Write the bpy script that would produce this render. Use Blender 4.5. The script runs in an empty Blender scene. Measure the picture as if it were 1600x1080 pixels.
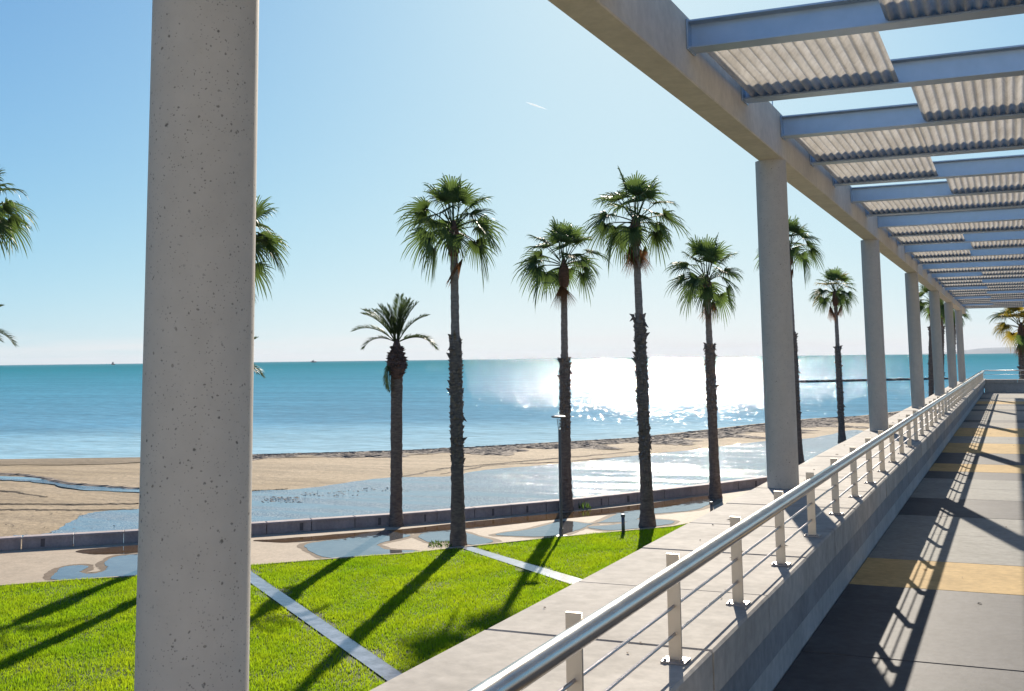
import bpy, bmesh, math, random
import numpy as np
from mathutils import Vector, Matrix

random.seed(7)
scene = bpy.context.scene
COL = scene.collection
rad = math.radians

# ------------------------------------------------------------------ camera
EYE = Vector((0.0, 0.0, 1.79))
YAW, PITCH, ROLL = rad(23.82), rad(6.73), rad(-0.685)
FPX, CX, CY = 1752.0, 800.0, 354.0            # focal length and principal point, in photo pixels (1600 wide)
_f = Vector((-math.sin(YAW)*math.cos(PITCH), math.cos(YAW)*math.cos(PITCH), math.sin(PITCH)))
_r0 = Vector((math.cos(YAW), math.sin(YAW), 0)); _u0 = _r0.cross(_f)
CR = _r0*math.cos(ROLL) + _u0*math.sin(ROLL)
CU = -_r0*math.sin(ROLL) + _u0*math.cos(ROLL)
CF = _f
cam_data = bpy.data.cameras.new('camera'); cam = bpy.data.objects.new('camera', cam_data); COL.objects.link(cam)
cam.matrix_world = Matrix(((CR.x, CU.x, -CF.x, EYE.x), (CR.y, CU.y, -CF.y, EYE.y), (CR.z, CU.z, -CF.z, EYE.z), (0, 0, 0, 1)))
cam_data.sensor_width = 36.0; cam_data.lens = 36.0*FPX/1600.0
cam_data.shift_y = (CY-540.0)/1600.0
cam_data.clip_start = 0.05; cam_data.clip_end = 60000
scene.camera = cam

# ------------------------------------------------------------------ sky, sun, exposure
SUN_EL, SUN_AZ = rad(25.7), rad(16.0)          # azimuth measured to the left of +Y
world = bpy.data.worlds.new('World'); scene.world = world; world.use_nodes = True
wn = world.node_tree; wn.nodes.clear()
w_out = wn.nodes.new('ShaderNodeOutputWorld'); w_bg = wn.nodes.new('ShaderNodeBackground')
w_sky = wn.nodes.new('ShaderNodeTexSky'); w_sky.sky_type = 'NISHITA'; w_sky.sun_disc = False
w_sky.sun_elevation = SUN_EL; w_sky.sun_rotation = -SUN_AZ
w_sky.altitude = 0; w_sky.air_density = 0.6; w_sky.dust_density = 0.5; w_sky.ozone_density = 4.0
w_bg.inputs['Strength'].default_value = 0.082
# film-like shoulder on the sky's own brightness, per channel, so that it stays blue around the sun as in the photograph
w_rgb = wn.nodes.new('ShaderNodeSeparateColor'); w_cmb = wn.nodes.new('ShaderNodeCombineColor')
wn.links.new(w_sky.outputs[0], w_rgb.inputs[0])
for _i, (_k, _a) in enumerate(((0.108, 5.65), (0.185, 5.55), (0.26, 5.5))):
    _m = wn.nodes.new('ShaderNodeMath'); _m.operation = 'MULTIPLY'; _m.inputs[1].default_value = -_k
    wn.links.new(w_rgb.outputs[_i], _m.inputs[0])
    _e = wn.nodes.new('ShaderNodeMath'); _e.operation = 'EXPONENT'; wn.links.new(_m.outputs[0], _e.inputs[0])
    _s = wn.nodes.new('ShaderNodeMath'); _s.operation = 'SUBTRACT'; _s.inputs[0].default_value = 1.0; wn.links.new(_e.outputs[0], _s.inputs[1])
    _q = wn.nodes.new('ShaderNodeMath'); _q.operation = 'MULTIPLY'; _q.inputs[1].default_value = _a; wn.links.new(_s.outputs[0], _q.inputs[0])
    wn.links.new(_q.outputs[0], w_cmb.inputs[_i])
# thin bank of pale cloud low over the sea
w_tc = wn.nodes.new('ShaderNodeTexCoord'); w_sep = wn.nodes.new('ShaderNodeSeparateXYZ')
wn.links.new(w_tc.outputs['Generated'], w_sep.inputs[0])
w_map = wn.nodes.new('ShaderNodeMapping'); w_map.inputs['Scale'].default_value = (5, 5, 90)
wn.links.new(w_tc.outputs['Generated'], w_map.inputs['Vector'])
w_no = wn.nodes.new('ShaderNodeTexNoise'); w_no.inputs['Scale'].default_value = 1.3; w_no.inputs['Detail'].default_value = 5
wn.links.new(w_map.outputs[0], w_no.inputs['Vector'])
w_band = wn.nodes.new('ShaderNodeMapRange'); w_band.interpolation_type = 'SMOOTHSTEP'
w_band.inputs['From Min'].default_value = 0.030; w_band.inputs['From Max'].default_value = 0.008
wn.links.new(w_sep.outputs['Z'], w_band.inputs['Value'])
w_cl = wn.nodes.new('ShaderNodeMapRange'); w_cl.inputs['From Min'].default_value = 0.34; w_cl.inputs['From Max'].default_value = 0.60
wn.links.new(w_no.outputs['Fac'], w_cl.inputs['Value'])
w_mul = wn.nodes.new('ShaderNodeMath'); w_mul.operation = 'MULTIPLY'
wn.links.new(w_band.outputs[0], w_mul.inputs[0]); wn.links.new(w_cl.outputs[0], w_mul.inputs[1])
w_m2 = wn.nodes.new('ShaderNodeMath'); w_m2.operation = 'MULTIPLY'; w_m2.inputs[1].default_value = 0.85
wn.links.new(w_mul.outputs[0], w_m2.inputs[0])
w_mix = wn.nodes.new('ShaderNodeMix'); w_mix.data_type = 'RGBA'
wn.links.new(w_m2.outputs[0], w_mix.inputs['Factor'])
wn.links.new(w_cmb.outputs[0], w_mix.inputs['A']); w_mix.inputs['B'].default_value = (5.15, 5.1, 5.15, 1)
wn.links.new(w_mix.outputs['Result'], w_bg.inputs['Color'])
wn.links.new(w_bg.outputs[0], w_out.inputs['Surface'])

sun_data = bpy.data.lights.new('sun', 'SUN'); sun = bpy.data.objects.new('sun', sun_data); COL.objects.link(sun)
sun_dir = Vector((-math.sin(SUN_AZ)*math.cos(SUN_EL), math.cos(SUN_AZ)*math.cos(SUN_EL), math.sin(SUN_EL)))
sun.rotation_mode = 'QUATERNION'; sun.rotation_quaternion = sun_dir.to_track_quat('Z', 'Y')
sun.location = sun_dir*40
sun_data.energy = 3.6; sun_data.angle = rad(0.53); sun_data.color = (1.0, 0.90, 0.76)

scene.view_settings.view_transform = 'Standard'; scene.view_settings.look = 'None'
scene.view_settings.gamma = 1.0; scene.view_settings.use_curve_mapping = False
scene.view_settings.exposure = 1.07
scene.render.engine = 'CYCLES'
scene.cycles.use_denoising = True
scene.cycles.max_bounces = 8; scene.cycles.transparent_max_bounces = 16
scene.cycles.sample_clamp_indirect = 6.0

# ------------------------------------------------------------------ pixel helpers (photo pixels to points of a real plane)
def ray(x, y):
    return (CF + CR*((x-CX)/FPX) - CU*((y-CY)/FPX))
def on_z(x, y, z):
    d = ray(x, y); t = (z-EYE.z)/d.z
    return EYE + d*t
def at_depth(x, y, depth):
    return EYE + ray(x, y)*depth
def depth_of(p):
    return (Vector(p)-EYE).dot(CF)
def project(P):
    P = np.asarray(P, float) - np.array(EYE)
    d = P@np.array(CF)
    return CX + FPX*(P@np.array(CR))/d, CY - FPX*(P@np.array(CU))/d, d

# ------------------------------------------------------------------ materials
def new_mat(name):
    m = bpy.data.materials.new(name); m.use_nodes = True
    nt = m.node_tree; nt.nodes.clear()
    out = nt.nodes.new('ShaderNodeOutputMaterial'); b = nt.nodes.new('ShaderNodeBsdfPrincipled')
    nt.links.new(b.outputs[0], out.inputs['Surface'])
    return m, nt, b, out
def pos(nt, scale=(1, 1, 1)):
    g = nt.nodes.new('ShaderNodeNewGeometry')
    mp = nt.nodes.new('ShaderNodeMapping'); mp.inputs['Scale'].default_value = scale
    nt.links.new(g.outputs['Position'], mp.inputs['Vector'])
    return mp.outputs[0]
def noise(nt, vec, scale, detail=4, rough=0.55):
    n = nt.nodes.new('ShaderNodeTexNoise'); n.inputs['Scale'].default_value = scale
    n.inputs['Detail'].default_value = detail; n.inputs['Roughness'].default_value = rough
    nt.links.new(vec, n.inputs['Vector']); return n
def ramp(nt, fac, stops):
    r = nt.nodes.new('ShaderNodeValToRGB'); e = r.color_ramp.elements
    while len(e) > 1: e.remove(e[-1])
    e[0].position = stops[0][0]; e[0].color = stops[0][1]
    for p, c in stops[1:]:
        k = e.new(p); k.color = c
    nt.links.new(fac, r.inputs[0]); return r.outputs[0]
def g(v): return (v, v, v, 1)
def c4(c): return (c[0], c[1], c[2], 1)
def mixc(nt, fac, a, b, mode='MIX'):
    m = nt.nodes.new('ShaderNodeMix'); m.data_type = 'RGBA'; m.blend_type = mode
    for s, v in (('Factor', fac), ('A', a), ('B', b)):
        if isinstance(v, (int, float)): m.inputs[s].default_value = v
        elif isinstance(v, tuple): m.inputs[s].default_value = v
        else: nt.links.new(v, m.inputs[s])
    return m.outputs['Result']
def bump(nt, b, h, strength=0.3, dist=0.01, normal_in=None):
    n = nt.nodes.new('ShaderNodeBump'); n.inputs['Strength'].default_value = strength; n.inputs['Distance'].default_value = dist
    nt.links.new(h, n.inputs['Height'])
    if normal_in is not None: nt.links.new(normal_in, n.inputs['Normal'])
    nt.links.new(n.outputs[0], b.inputs['Normal']); return n.outputs[0]

def concrete(name, col, var=0.18, pits=0.0, rough=0.8, stain=0.25, spec=0.3, mott=0.35):
    m, nt, b, out = new_mat(name)
    v = pos(nt)
    n1 = noise(nt, v, 1.3, 6, 0.6); n2 = noise(nt, v, 14, 4, 0.6); n3 = noise(nt, pos(nt, (1, 1, 0.25)), 3.0, 5, 0.65)
    lo = tuple(max(0, c*(1-var)) for c in col); hi = tuple(c*(1+var) for c in col)
    a = ramp(nt, n1.outputs['Fac'], [(0.3, c4(lo)), (0.7, c4(hi))])
    a = mixc(nt, mott, a, ramp(nt, n2.outputs['Fac'], [(0.35, g(0.45)), (0.65, g(1.0))]), 'MULTIPLY')
    a = mixc(nt, stain, a, ramp(nt, n3.outputs['Fac'], [(0.35, g(0.35)), (0.6, g(1.0))]), 'MULTIPLY')
    h = n2.outputs['Fac']
    if pits:
        wv_ = noise(nt, v, 60, 2); ad_ = nt.nodes.new('ShaderNodeVectorMath'); ad_.operation = 'MULTIPLY_ADD'
        nt.links.new(wv_.outputs['Color'], ad_.inputs[0]); ad_.inputs[1].default_value = (0.012, 0.012, 0.012); nt.links.new(v, ad_.inputs[2])
        v = ad_.outputs[0]
        vo = nt.nodes.new('ShaderNodeTexVoronoi'); vo.inputs['Scale'].default_value = 17; vo.inputs['Randomness'].default_value = 1
        nt.links.new(v, vo.inputs['Vector'])
        p1 = ramp(nt, vo.outputs['Distance'], [(0.05, g(1)), (0.095, g(0))])
        vo2 = nt.nodes.new('ShaderNodeTexVoronoi'); vo2.inputs['Scale'].default_value = 42
        nt.links.new(v, vo2.inputs['Vector'])
        p2 = ramp(nt, vo2.outputs['Distance'], [(0.10, g(0.75)), (0.16, g(0))])
        vo3 = nt.nodes.new('ShaderNodeTexVoronoi'); vo3.inputs['Scale'].default_value = 95
        nt.links.new(v, vo3.inputs['Vector'])
        p2 = mixc(nt, 1.0, p2, ramp(nt, vo3.outputs['Distance'], [(0.13, g(0.6)), (0.21, g(0))]), 'LIGHTEN')
        pm = mixc(nt, 1.0, p1, p2, 'LIGHTEN')
        keep = noise(nt, v, 9, 2)
        pm = mixc(nt, 1.0, pm, ramp(nt, keep.outputs['Fac'], [(0.34, g(0.25)), (0.48, g(1))]), 'MULTIPLY')
        a = mixc(nt, pm, a, tuple(c*0.32 for c in col)+(1,)) if pits else a
        inv = nt.nodes.new('ShaderNodeInvert'); nt.links.new(pm, inv.inputs['Color'])
        h = inv.outputs[0]
    nt.links.new(a, b.inputs['Base Color'])
    b.inputs['Roughness'].default_value = rough; b.inputs['Specular IOR Level'].default_value = spec
    bump(nt, b, h, 0.35, 0.004)
    return m

M = {}
M['column'] = concrete('column_concrete', (0.55, 0.505, 0.445), 0.035, pits=1.0, stain=0.08, mott=0.12)
M['beam'] = concrete('beam_concrete', (0.72, 0.645, 0.545), 0.05, stain=0.15, mott=0.2)
M['coping'] = concrete('coping_concrete', (0.49, 0.45, 0.40), 0.12, stain=0.32, rough=0.8, spec=0.15)
M['wall_band'] = concrete('wall_band_concrete', (0.30, 0.30, 0.305), 0.10, stain=0.25)  # floor-bounce contrast with the lighter fascia put into this colour
M['wall'] = concrete('wall_concrete', (0.48, 0.47, 0.45), 0.10, stain=0.2)  # paler low face, light bounced off the floor put into the colour
M['seawall'] = concrete('sea_wall_concrete', (0.50, 0.42, 0.40), 0.14, stain=0.3)
M['paving'] = concrete('promenade_concrete', (0.52, 0.415, 0.30), 0.08, stain=0.2)
M['damp'] = concrete('damp_promenade_concrete', (0.25, 0.19, 0.135), 0.2, stain=0.3, rough=0.8, spec=0.1)
M['slab_light'] = concrete('floor_light', (0.42, 0.395, 0.345), 0.08, stain=0.22, rough=0.75, spec=0.05)
M['slab_grey'] = concrete('floor_grey', (0.33, 0.325, 0.30), 0.08, stain=0.2, rough=0.7, spec=0.07)
M['slab_dark'] = concrete('floor_dark', (0.115, 0.115, 0.12), 0.10, stain=0.25, rough=0.6, spec=0.09)
M['slab_yellow'] = concrete('floor_ochre', (0.62, 0.44, 0.21), 0.08, stain=0.2, rough=0.75, spec=0.05)
M['render'] = concrete('white_render', (0.80, 0.76, 0.69), 0.05, stain=0.1)  # white raised for stronger bounce off the added facade
M['slot'] = concrete('damp_slot_concrete', (0.19, 0.16, 0.155), 0.2)  # dark of the drain holes put into the colour of flat bars
M['rock'] = concrete('breakwater_rock', (0.10, 0.09, 0.085), 0.3)

def metal(name, col, rough, metallic=1.0, streak=0.2):
    m, nt, b, out = new_mat(name)
    n = noise(nt, pos(nt, (1, 1, 1)), 5, 4)
    a = ramp(nt, n.outputs['Fac'], [(0.3, c4(tuple(c*(1-streak) for c in col))), (0.7, c4(col))])
    nt.links.new(a, b.inputs['Base Color']); b.inputs['Metallic'].default_value = metallic
    r = ramp(nt, n.outputs['Fac'], [(0.3, g(rough*0.85)), (0.7, g(min(1, rough*1.2)))])
    nt.links.new(r, b.inputs['Roughness'])
    return m
M['steel'] = metal('stainless_steel', (0.62, 0.60, 0.58), 0.22)
M['steel_satin'] = metal('satin_steel', (0.66, 0.60, 0.52), 0.42)
M['rod'] = metal('rod_steel', (0.34, 0.32, 0.35), 0.3)  # backlit dark side of the rods put into the steel colour
M['plate'] = metal('plate_steel', (0.42, 0.40, 0.40), 0.45)
M['galv'] = metal('galvanised_steel', (0.44, 0.54, 0.66), 0.40, 0.8)
M['pane'] = metal('window_glass', (0.10, 0.12, 0.14), 0.1, 0.3)
M['lamp'] = metal('lamp_grey_metal', (0.20, 0.20, 0.21), 0.5, 0.6)

def sheet_mat():
    m, nt, b, out = new_mat('corrugated_sheet')
    n = noise(nt, pos(nt, (6, 1.2, 1)), 1.5, 5); n2 = noise(nt, pos(nt), 20, 3)
    a = ramp(nt, n.outputs['Fac'], [(0.3, (0.74, 0.71, 0.66, 1)), (0.7, (0.86, 0.835, 0.79, 1))])
    a = mixc(nt, 0.25, a, ramp(nt, n2.outputs['Fac'], [(0.3, g(0.5)), (0.6, g(1))]), 'MULTIPLY')
    nt.links.new(a, b.inputs['Base Color']); b.inputs['Roughness'].default_value = 0.75
    t = nt.nodes.new('ShaderNodeBsdfTranslucent'); nt.links.new(a, t.inputs['Color'])      # thin sheet, a little daylight comes through
    mx = nt.nodes.new('ShaderNodeMixShader'); mx.inputs[0].default_value = 0.76
    nt.links.new(b.outputs[0], mx.inputs[1]); nt.links.new(t.outputs[0], mx.inputs[2]); nt.links.new(mx.outputs[0], out.inputs['Surface'])
    return m
M['sheet'] = sheet_mat()

def leaf_mat(name, col, trans, tfac=0.45):
    m, nt, b, out = new_mat(name)
    n = noise(nt, pos(nt), 2.5, 3); oi = nt.nodes.new('ShaderNodeObjectInfo')
    a = ramp(nt, n.outputs['Fac'], [(0.3, c4(tuple(c*0.7 for c in col))), (0.7, c4(tuple(c*1.25 for c in col)))])
    hv = ramp(nt, oi.outputs['Random'], [(0, g(0.7)), (1, g(1.15))])
    a = mixc(nt, 1.0, a, hv, 'MULTIPLY')
    nt.links.new(a, b.inputs['Base Color']); b.inputs['Roughness'].default_value = 0.5
    b.inputs['Specular IOR Level'].default_value = 0.3
    t = nt.nodes.new('ShaderNodeBsdfTranslucent')
    tc = mixc(nt, 1.0, c4(trans), hv, 'MULTIPLY'); nt.links.new(tc, t.inputs['Color'])
    mx = nt.nodes.new('ShaderNodeMixShader'); mx.inputs[0].default_value = tfac
    nt.links.new(b.outputs[0], mx.inputs[1]); nt.links.new(t.outputs[0], mx.inputs[2])
    nt.links.new(mx.outputs[0], out.inputs['Surface'])
    return m
M['frond'] = leaf_mat('palm_leaf', (0.05, 0.088, 0.03), (0.13, 0.20, 0.045), 0.42)
M['frond_dry'] = leaf_mat('palm_leaf_dry', (0.17, 0.09, 0.05), (0.28, 0.13, 0.05), 0.35)
M['frond_gold'] = leaf_mat('palm_leaf_gold', (0.16, 0.13, 0.02), (0.42, 0.32, 0.04), 0.5)  # sun shining through the end palm's crown put into the leaf colour
M['date_frond'] = leaf_mat('date_leaf', (0.04, 0.065, 0.022), (0.10, 0.15, 0.035), 0.35)
M['weed'] = leaf_mat('weed_leaf', (0.07, 0.13, 0.03), (0.16, 0.28, 0.05), 0.45)

def grass_mat():
    m, nt, b, out = new_mat('lawn_grass')
    v = pos(nt)
    n = noise(nt, v, 0.45, 6, 0.65); n2 = noise(nt, v, 3.2, 5, 0.65)
    a = ramp(nt, n.outputs['Fac'], [(0.3, (0.055, 0.115, 0.010, 1)), (0.7, (0.13, 0.185, 0.015, 1))])
    a = mixc(nt, 0.5, a, ramp(nt, n2.outputs['Fac'], [(0.3, g(0.45)), (0.62, g(1.1))]), 'MULTIPLY')
    nt.links.new(a, b.inputs['Base Color']); b.inputs['Roughness'].default_value = 0.6
    b.inputs['Specular IOR Level'].default_value = 0.25
    t = nt.nodes.new('ShaderNodeBsdfTranslucent')
    tc = ramp(nt, n.outputs['Fac'], [(0.3, (0.27, 0.50, 0.010, 1)), (0.7, (0.52, 0.66, 0.016, 1))])
    tc = mixc(nt, 0.5, tc, ramp(nt, n2.outputs['Fac'], [(0.3, g(0.45)), (0.62, g(1.1))]), 'MULTIPLY')
    nt.links.new(tc, t.inputs['Color'])
    mx = nt.nodes.new('ShaderNodeMixShader'); mx.inputs[0].default_value = 0.55
    nt.links.new(b.outputs[0], mx.inputs[1]); nt.links.new(t.outputs[0], mx.inputs[2])
    nt.links.new(mx.outputs[0], out.inputs['Surface'])
    return m
M['grass'] = grass_mat()

def soil_mat():
    m, nt, b, out = new_mat('lawn_soil')
    n = noise(nt, pos(nt), 3, 5)
    nt.links.new(ramp(nt, n.outputs['Fac'], [(0.3, (0.045, 0.06, 0.014, 1)), (0.7, (0.08, 0.105, 0.02, 1))]), b.inputs['Base Color'])
    b.inputs['Roughness'].default_value = 0.9
    return m
M['soil'] = soil_mat()

def bark_mat(name, lo, hi):
    m, nt, b, out = new_mat(name)
    n = noise(nt, pos(nt, (1, 1, 3)), 6, 5, 0.65)
    nt.links.new(ramp(nt, n.outputs['Fac'], [(0.3, c4(lo)), (0.7, c4(hi))]), b.inputs['Base Color'])
    b.inputs['Roughness'].default_value = 0.9
    bump(nt, b, n.outputs['Fac'], 0.6, 0.03)
    return m
M['bark'] = bark_mat('palm_bark', (0.20, 0.155, 0.13), (0.36, 0.295, 0.255))  # upper trunk, paler by glare put into its colour
M['bark_dark'] = bark_mat('palm_bark_dark', (0.095, 0.072, 0.06), (0.25, 0.195, 0.16))
M['boots'] = bark_mat('palm_boots', (0.08, 0.06, 0.05), (0.34, 0.27, 0.22))
M['boots_red'] = bark_mat('date_fibre', (0.06, 0.036, 0.03), (0.17, 0.10, 0.08))
M['fibre'] = bark_mat('palm_fibre', (0.10, 0.05, 0.035), (0.24, 0.12, 0.08))
M['weedwrack'] = bark_mat('seaweed_wrack', (0.14, 0.105, 0.08), (0.33, 0.255, 0.19))

def sand_mat(name, mul=1.0):
    m, nt, b, out = new_mat(name)
    v = pos(nt)
    n = noise(nt, v, 0.12, 6, 0.6); n2 = noise(nt, v, 3.0, 6, 0.7); n3 = noise(nt, pos(nt, (0.15, 1, 1)), 0.8, 5)
    c = lambda a: (a[0]*mul, a[1]*mul, a[2]*mul, 1)
    a = ramp(nt, n.outputs['Fac'], [(0.35, c((0.44, 0.325, 0.19))), (0.65, c((0.54, 0.41, 0.26)))])
    a = mixc(nt, 0.6, a, ramp(nt, n2.outputs['Fac'], [(0.3, g(0.42)), (0.6, g(1.08))]), 'MULTIPLY')
    a = mixc(nt, 0.45, a, ramp(nt, n3.outputs['Fac'], [(0.4, g(0.5)), (0.55, g(1.0))]), 'MULTIPLY')
    nt.links.new(a, b.inputs['Base Color']); b.inputs['Roughness'].default_value = 0.85
    b.inputs['Specular IOR Level'].default_value = 0.2
    bump(nt, b, n2.outputs['Fac'], 0.8, 0.12)
    return m
M['sand'] = sand_mat('beach_sand', 1.0)
M['sand_damp'] = sand_mat('wet_shore_sand', 0.62)
M['sand_wet'] = sand_mat('damp_sand', 0.42)

def rippled_normal(nt, b, vec, scale, amp, detail=3):
    """slope field added straight to the normal, so that far water keeps the slopes of near water"""
    n = noise(nt, vec, scale, detail, 0.6)
    s = nt.nodes.new('ShaderNodeVectorMath'); s.operation = 'SUBTRACT'; s.inputs[1].default_value = (0.5, 0.5, 0.5)
    nt.links.new(n.outputs['Color'], s.inputs[0])
    k = nt.nodes.new('ShaderNodeVectorMath'); k.operation = 'MULTIPLY'; k.inputs[1].default_value = (amp, amp, 0)
    nt.links.new(s.outputs[0], k.inputs[0])
    gm = nt.nodes.new('ShaderNodeNewGeometry')
    ad = nt.nodes.new('ShaderNodeVectorMath'); ad.operation = 'ADD'
    nt.links.new(gm.outputs['Normal'], ad.inputs[0]); nt.links.new(k.outputs[0], ad.inputs[1])
    no = nt.nodes.new('ShaderNodeVectorMath'); no.operation = 'NORMALIZE'; nt.links.new(ad.outputs[0], no.inputs[0])
    nt.links.new(no.outputs[0], b.inputs['Normal'])
    return n, k

def puddle_mat(name, col, amp=0.02, rough=0.04, rscale=4.0, patchy=None):
    m, nt, b, out = new_mat(name)
    v = pos(nt)
    n = noise(nt, v, 0.7, 5)
    nt.links.new(ramp(nt, n.outputs['Fac'], [(0.3, c4(tuple(c*0.7 for c in col))), (0.7, c4(tuple(c*1.3 for c in col)))]), b.inputs['Base Color'])
    b.inputs['Roughness'].default_value = rough; b.inputs['IOR'].default_value = 1.75
    n_, k_ = rippled_normal(nt, b, v, rscale, amp if patchy is None else 1.0)
    if patchy is not None:                     # calm and wind-ruffled streaks lying along the shore
        rot = nt.nodes.new('ShaderNodeMapping'); rot.inputs['Rotation'].default_value = (0, 0, -0.75); rot.inputs['Scale'].default_value = (0.10, 0.9, 1)
        gg = nt.nodes.new('ShaderNodeNewGeometry'); nt.links.new(gg.outputs['Position'], rot.inputs['Vector'])
        sn = noise(nt, rot.outputs[0], 0.8, 4, 0.6)
        am = ramp(nt, sn.outputs['Fac'], [(0.40, g(patchy[0])), (0.60, g(patchy[1]))])
        k2 = nt.nodes.new('ShaderNodeVectorMath'); k2.operation = 'MULTIPLY'; tgt = k_.outputs[0].links[0].to_socket
        nt.links.new(am, k2.inputs[1]); nt.links.new(k_.outputs[0], k2.inputs[0]); nt.links.new(k2.outputs[0], tgt)
    return m
M['puddle'] = puddle_mat('rain_water', (0.13, 0.125, 0.12), 0.06)
M['puddle_brown'] = puddle_mat('muddy_water', (0.13, 0.075, 0.03), 0.02)
M['pool'] = puddle_mat('beach_pool_water', (0.10, 0.135, 0.165), 0.22, 0.06, 26.0, (0.05, 1.5))
M['runnel'] = concrete('wet_runnel_concrete', (0.33, 0.35, 0.40), 0.3, rough=0.2, stain=0.6, spec=0.7)

# ------------------------------------------------------------------ mesh helpers
class MB:
    def __init__(s): s.v = []; s.f = []
    def add(s, vs, fs):
        o = len(s.v); s.v += [tuple(p) for p in vs]; s.f += [tuple(i+o for i in f) for f in fs]
    def box(s, x0, x1, y0, y1, z0, z1, ch=0.0):
        if ch <= 0:
            vs = [(x0,y0,z0),(x1,y0,z0),(x1,y1,z0),(x0,y1,z0),(x0,y0,z1),(x1,y0,z1),(x1,y1,z1),(x0,y1,z1)]
            s.add(vs, [(0,3,2,1),(4,5,6,7),(0,1,5,4),(1,2,6,5),(2,3,7,6),(3,0,4,7)])
        else:                                  # top edges chamfered
            vs = [(x0,y0,z0),(x1,y0,z0),(x1,y1,z0),(x0,y1,z0),
                  (x0,y0,z1-ch),(x1,y0,z1-ch),(x1,y1,z1-ch),(x0,y1,z1-ch),
                  (x0+ch,y0+ch,z1),(x1-ch,y0+ch,z1),(x1-ch,y1-ch,z1),(x0+ch,y1-ch,z1)]
            s.add(vs, [(0,3,2,1),(8,9,10,11),(0,1,5,4),(1,2,6,5),(2,3,7,6),(3,0,4,7),(4,5,9,8),(5,6,10,9),(6,7,11,10),(7,4,8,11)])
    def tube(s, pts, radii, n=12, caps=True, jitter=None):
        pts = [Vector(p) for p in pts]; rings = []
        if not hasattr(radii, '__len__'): radii = [radii]*len(pts)
        o = len(s.v)
        up = None
        for i, p in enumerate(pts):
            d = (pts[min(i+1, len(pts)-1)]-pts[max(i-1, 0)]).normalized()
            if up is None: up = Vector((1, 0, 0)) if abs(d.x) < 0.8 else Vector((0, 1, 0))
            a = (up - d*up.dot(d)).normalized(); b = d.cross(a); up = a
            for k in range(n):
                t = 2*math.pi*k/n
                r = radii[i]*(1 + (jitter(i, k) if jitter else 0))
                s.v.append(tuple(p + a*(math.cos(t)*r) + b*(math.sin(t)*r)))
        for i in range(len(pts)-1):
            for k in range(n):
                k2 = (k+1) % n
                s.f.append((o+i*n+k, o+i*n+k2, o+(i+1)*n+k2, o+(i+1)*n+k))
        if caps:
            s.f.append(tuple(o+k for k in reversed(range(n)))); s.f.append(tuple(o+(len(pts)-1)*n+k for k in range(n)))
    def mesh(s, name, mat, smooth=False):
        me = bpy.data.meshes.new(name); me.from_pydata(s.v, [], s.f); me.update()
        if mat is not None: me.materials.append(mat)
        if smooth: me.polygons.foreach_set('use_smooth', [True]*len(me.polygons))
        return me
    def build(s, name, mat, parent=None, smooth=False):
        return link(name, s.mesh(name, mat, smooth), parent)
def link(name, me, parent=None, loc=None, rotz=None, scale=None):
    o = bpy.data.objects.new(name, me); COL.objects.link(o)
    if parent is not None: o.parent = parent
    if loc is not None: o.location = loc
    if rotz is not None: o.rotation_euler = (0, 0, rotz)
    if scale is not None: o.scale = (scale, scale, scale) if not hasattr(scale, '__len__') else scale
    return o
def tag(o, label=None, cat=None, group=None, kind=None):
    if label: o['label'] = label
    if cat: o['category'] = cat
    if group: o['group'] = group
    if kind: o['kind'] = kind
    return o
def empty(name, loc=(0, 0, 0)):
    o = bpy.data.objects.new(name, None); COL.objects.link(o); o.location = loc; o.empty_display_size = 0.2
    return o
def auto_smooth(me, ang=40):
    bm = bmesh.new(); bm.from_mesh(me)
    for e in bm.edges:
        e.smooth = not (len(e.link_faces) == 2 and e.calc_face_angle(0) > rad(ang))
    for f in bm.faces: f.smooth = True
    bm.to_mesh(me); bm.free()
def poly_sheet(name, pts, z, mat, parent=None):
    """a flat sheet with an outline of world points"""
    bm = bmesh.new(); vs = [bm.verts.new((p[0], p[1], z)) for p in pts]
    f = bm.faces.new(vs); bm.normal_update()
    if f.normal.z < 0: f.normal_flip()
    bmesh.ops.triangulate(bm, faces=bm.faces[:])
    me = bpy.data.meshes.new(name); bm.to_mesh(me); bm.free(); me.materials.append(mat)
    return link(name, me, parent)
def wobble(pts, amp=0.12, sub=8, seed=1):
    """closed outline: smooth spline through the points with small irregularities"""
    rnd = random.Random(seed); P = [Vector((p[0], p[1])) for p in pts]; n = len(P); out = []
    for i in range(n):
        p0, p1, p2, p3 = P[i-1], P[i], P[(i+1) % n], P[(i+2) % n]
        for k in range(sub):
            t = k/sub
            q = 0.5*((2*p1)+(p2-p0)*t+(2*p0-5*p1+4*p2-p3)*t*t+(3*p1-p0-3*p2+p3)*t**3)
            out.append((q.x+rnd.uniform(-amp, amp), q.y+rnd.uniform(-amp, amp)))
    return out

# ================================================================== SETTING
G = -3.81                                    # level of the lawn and the promenade
BEACH, SEA = -4.02, -4.16

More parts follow.
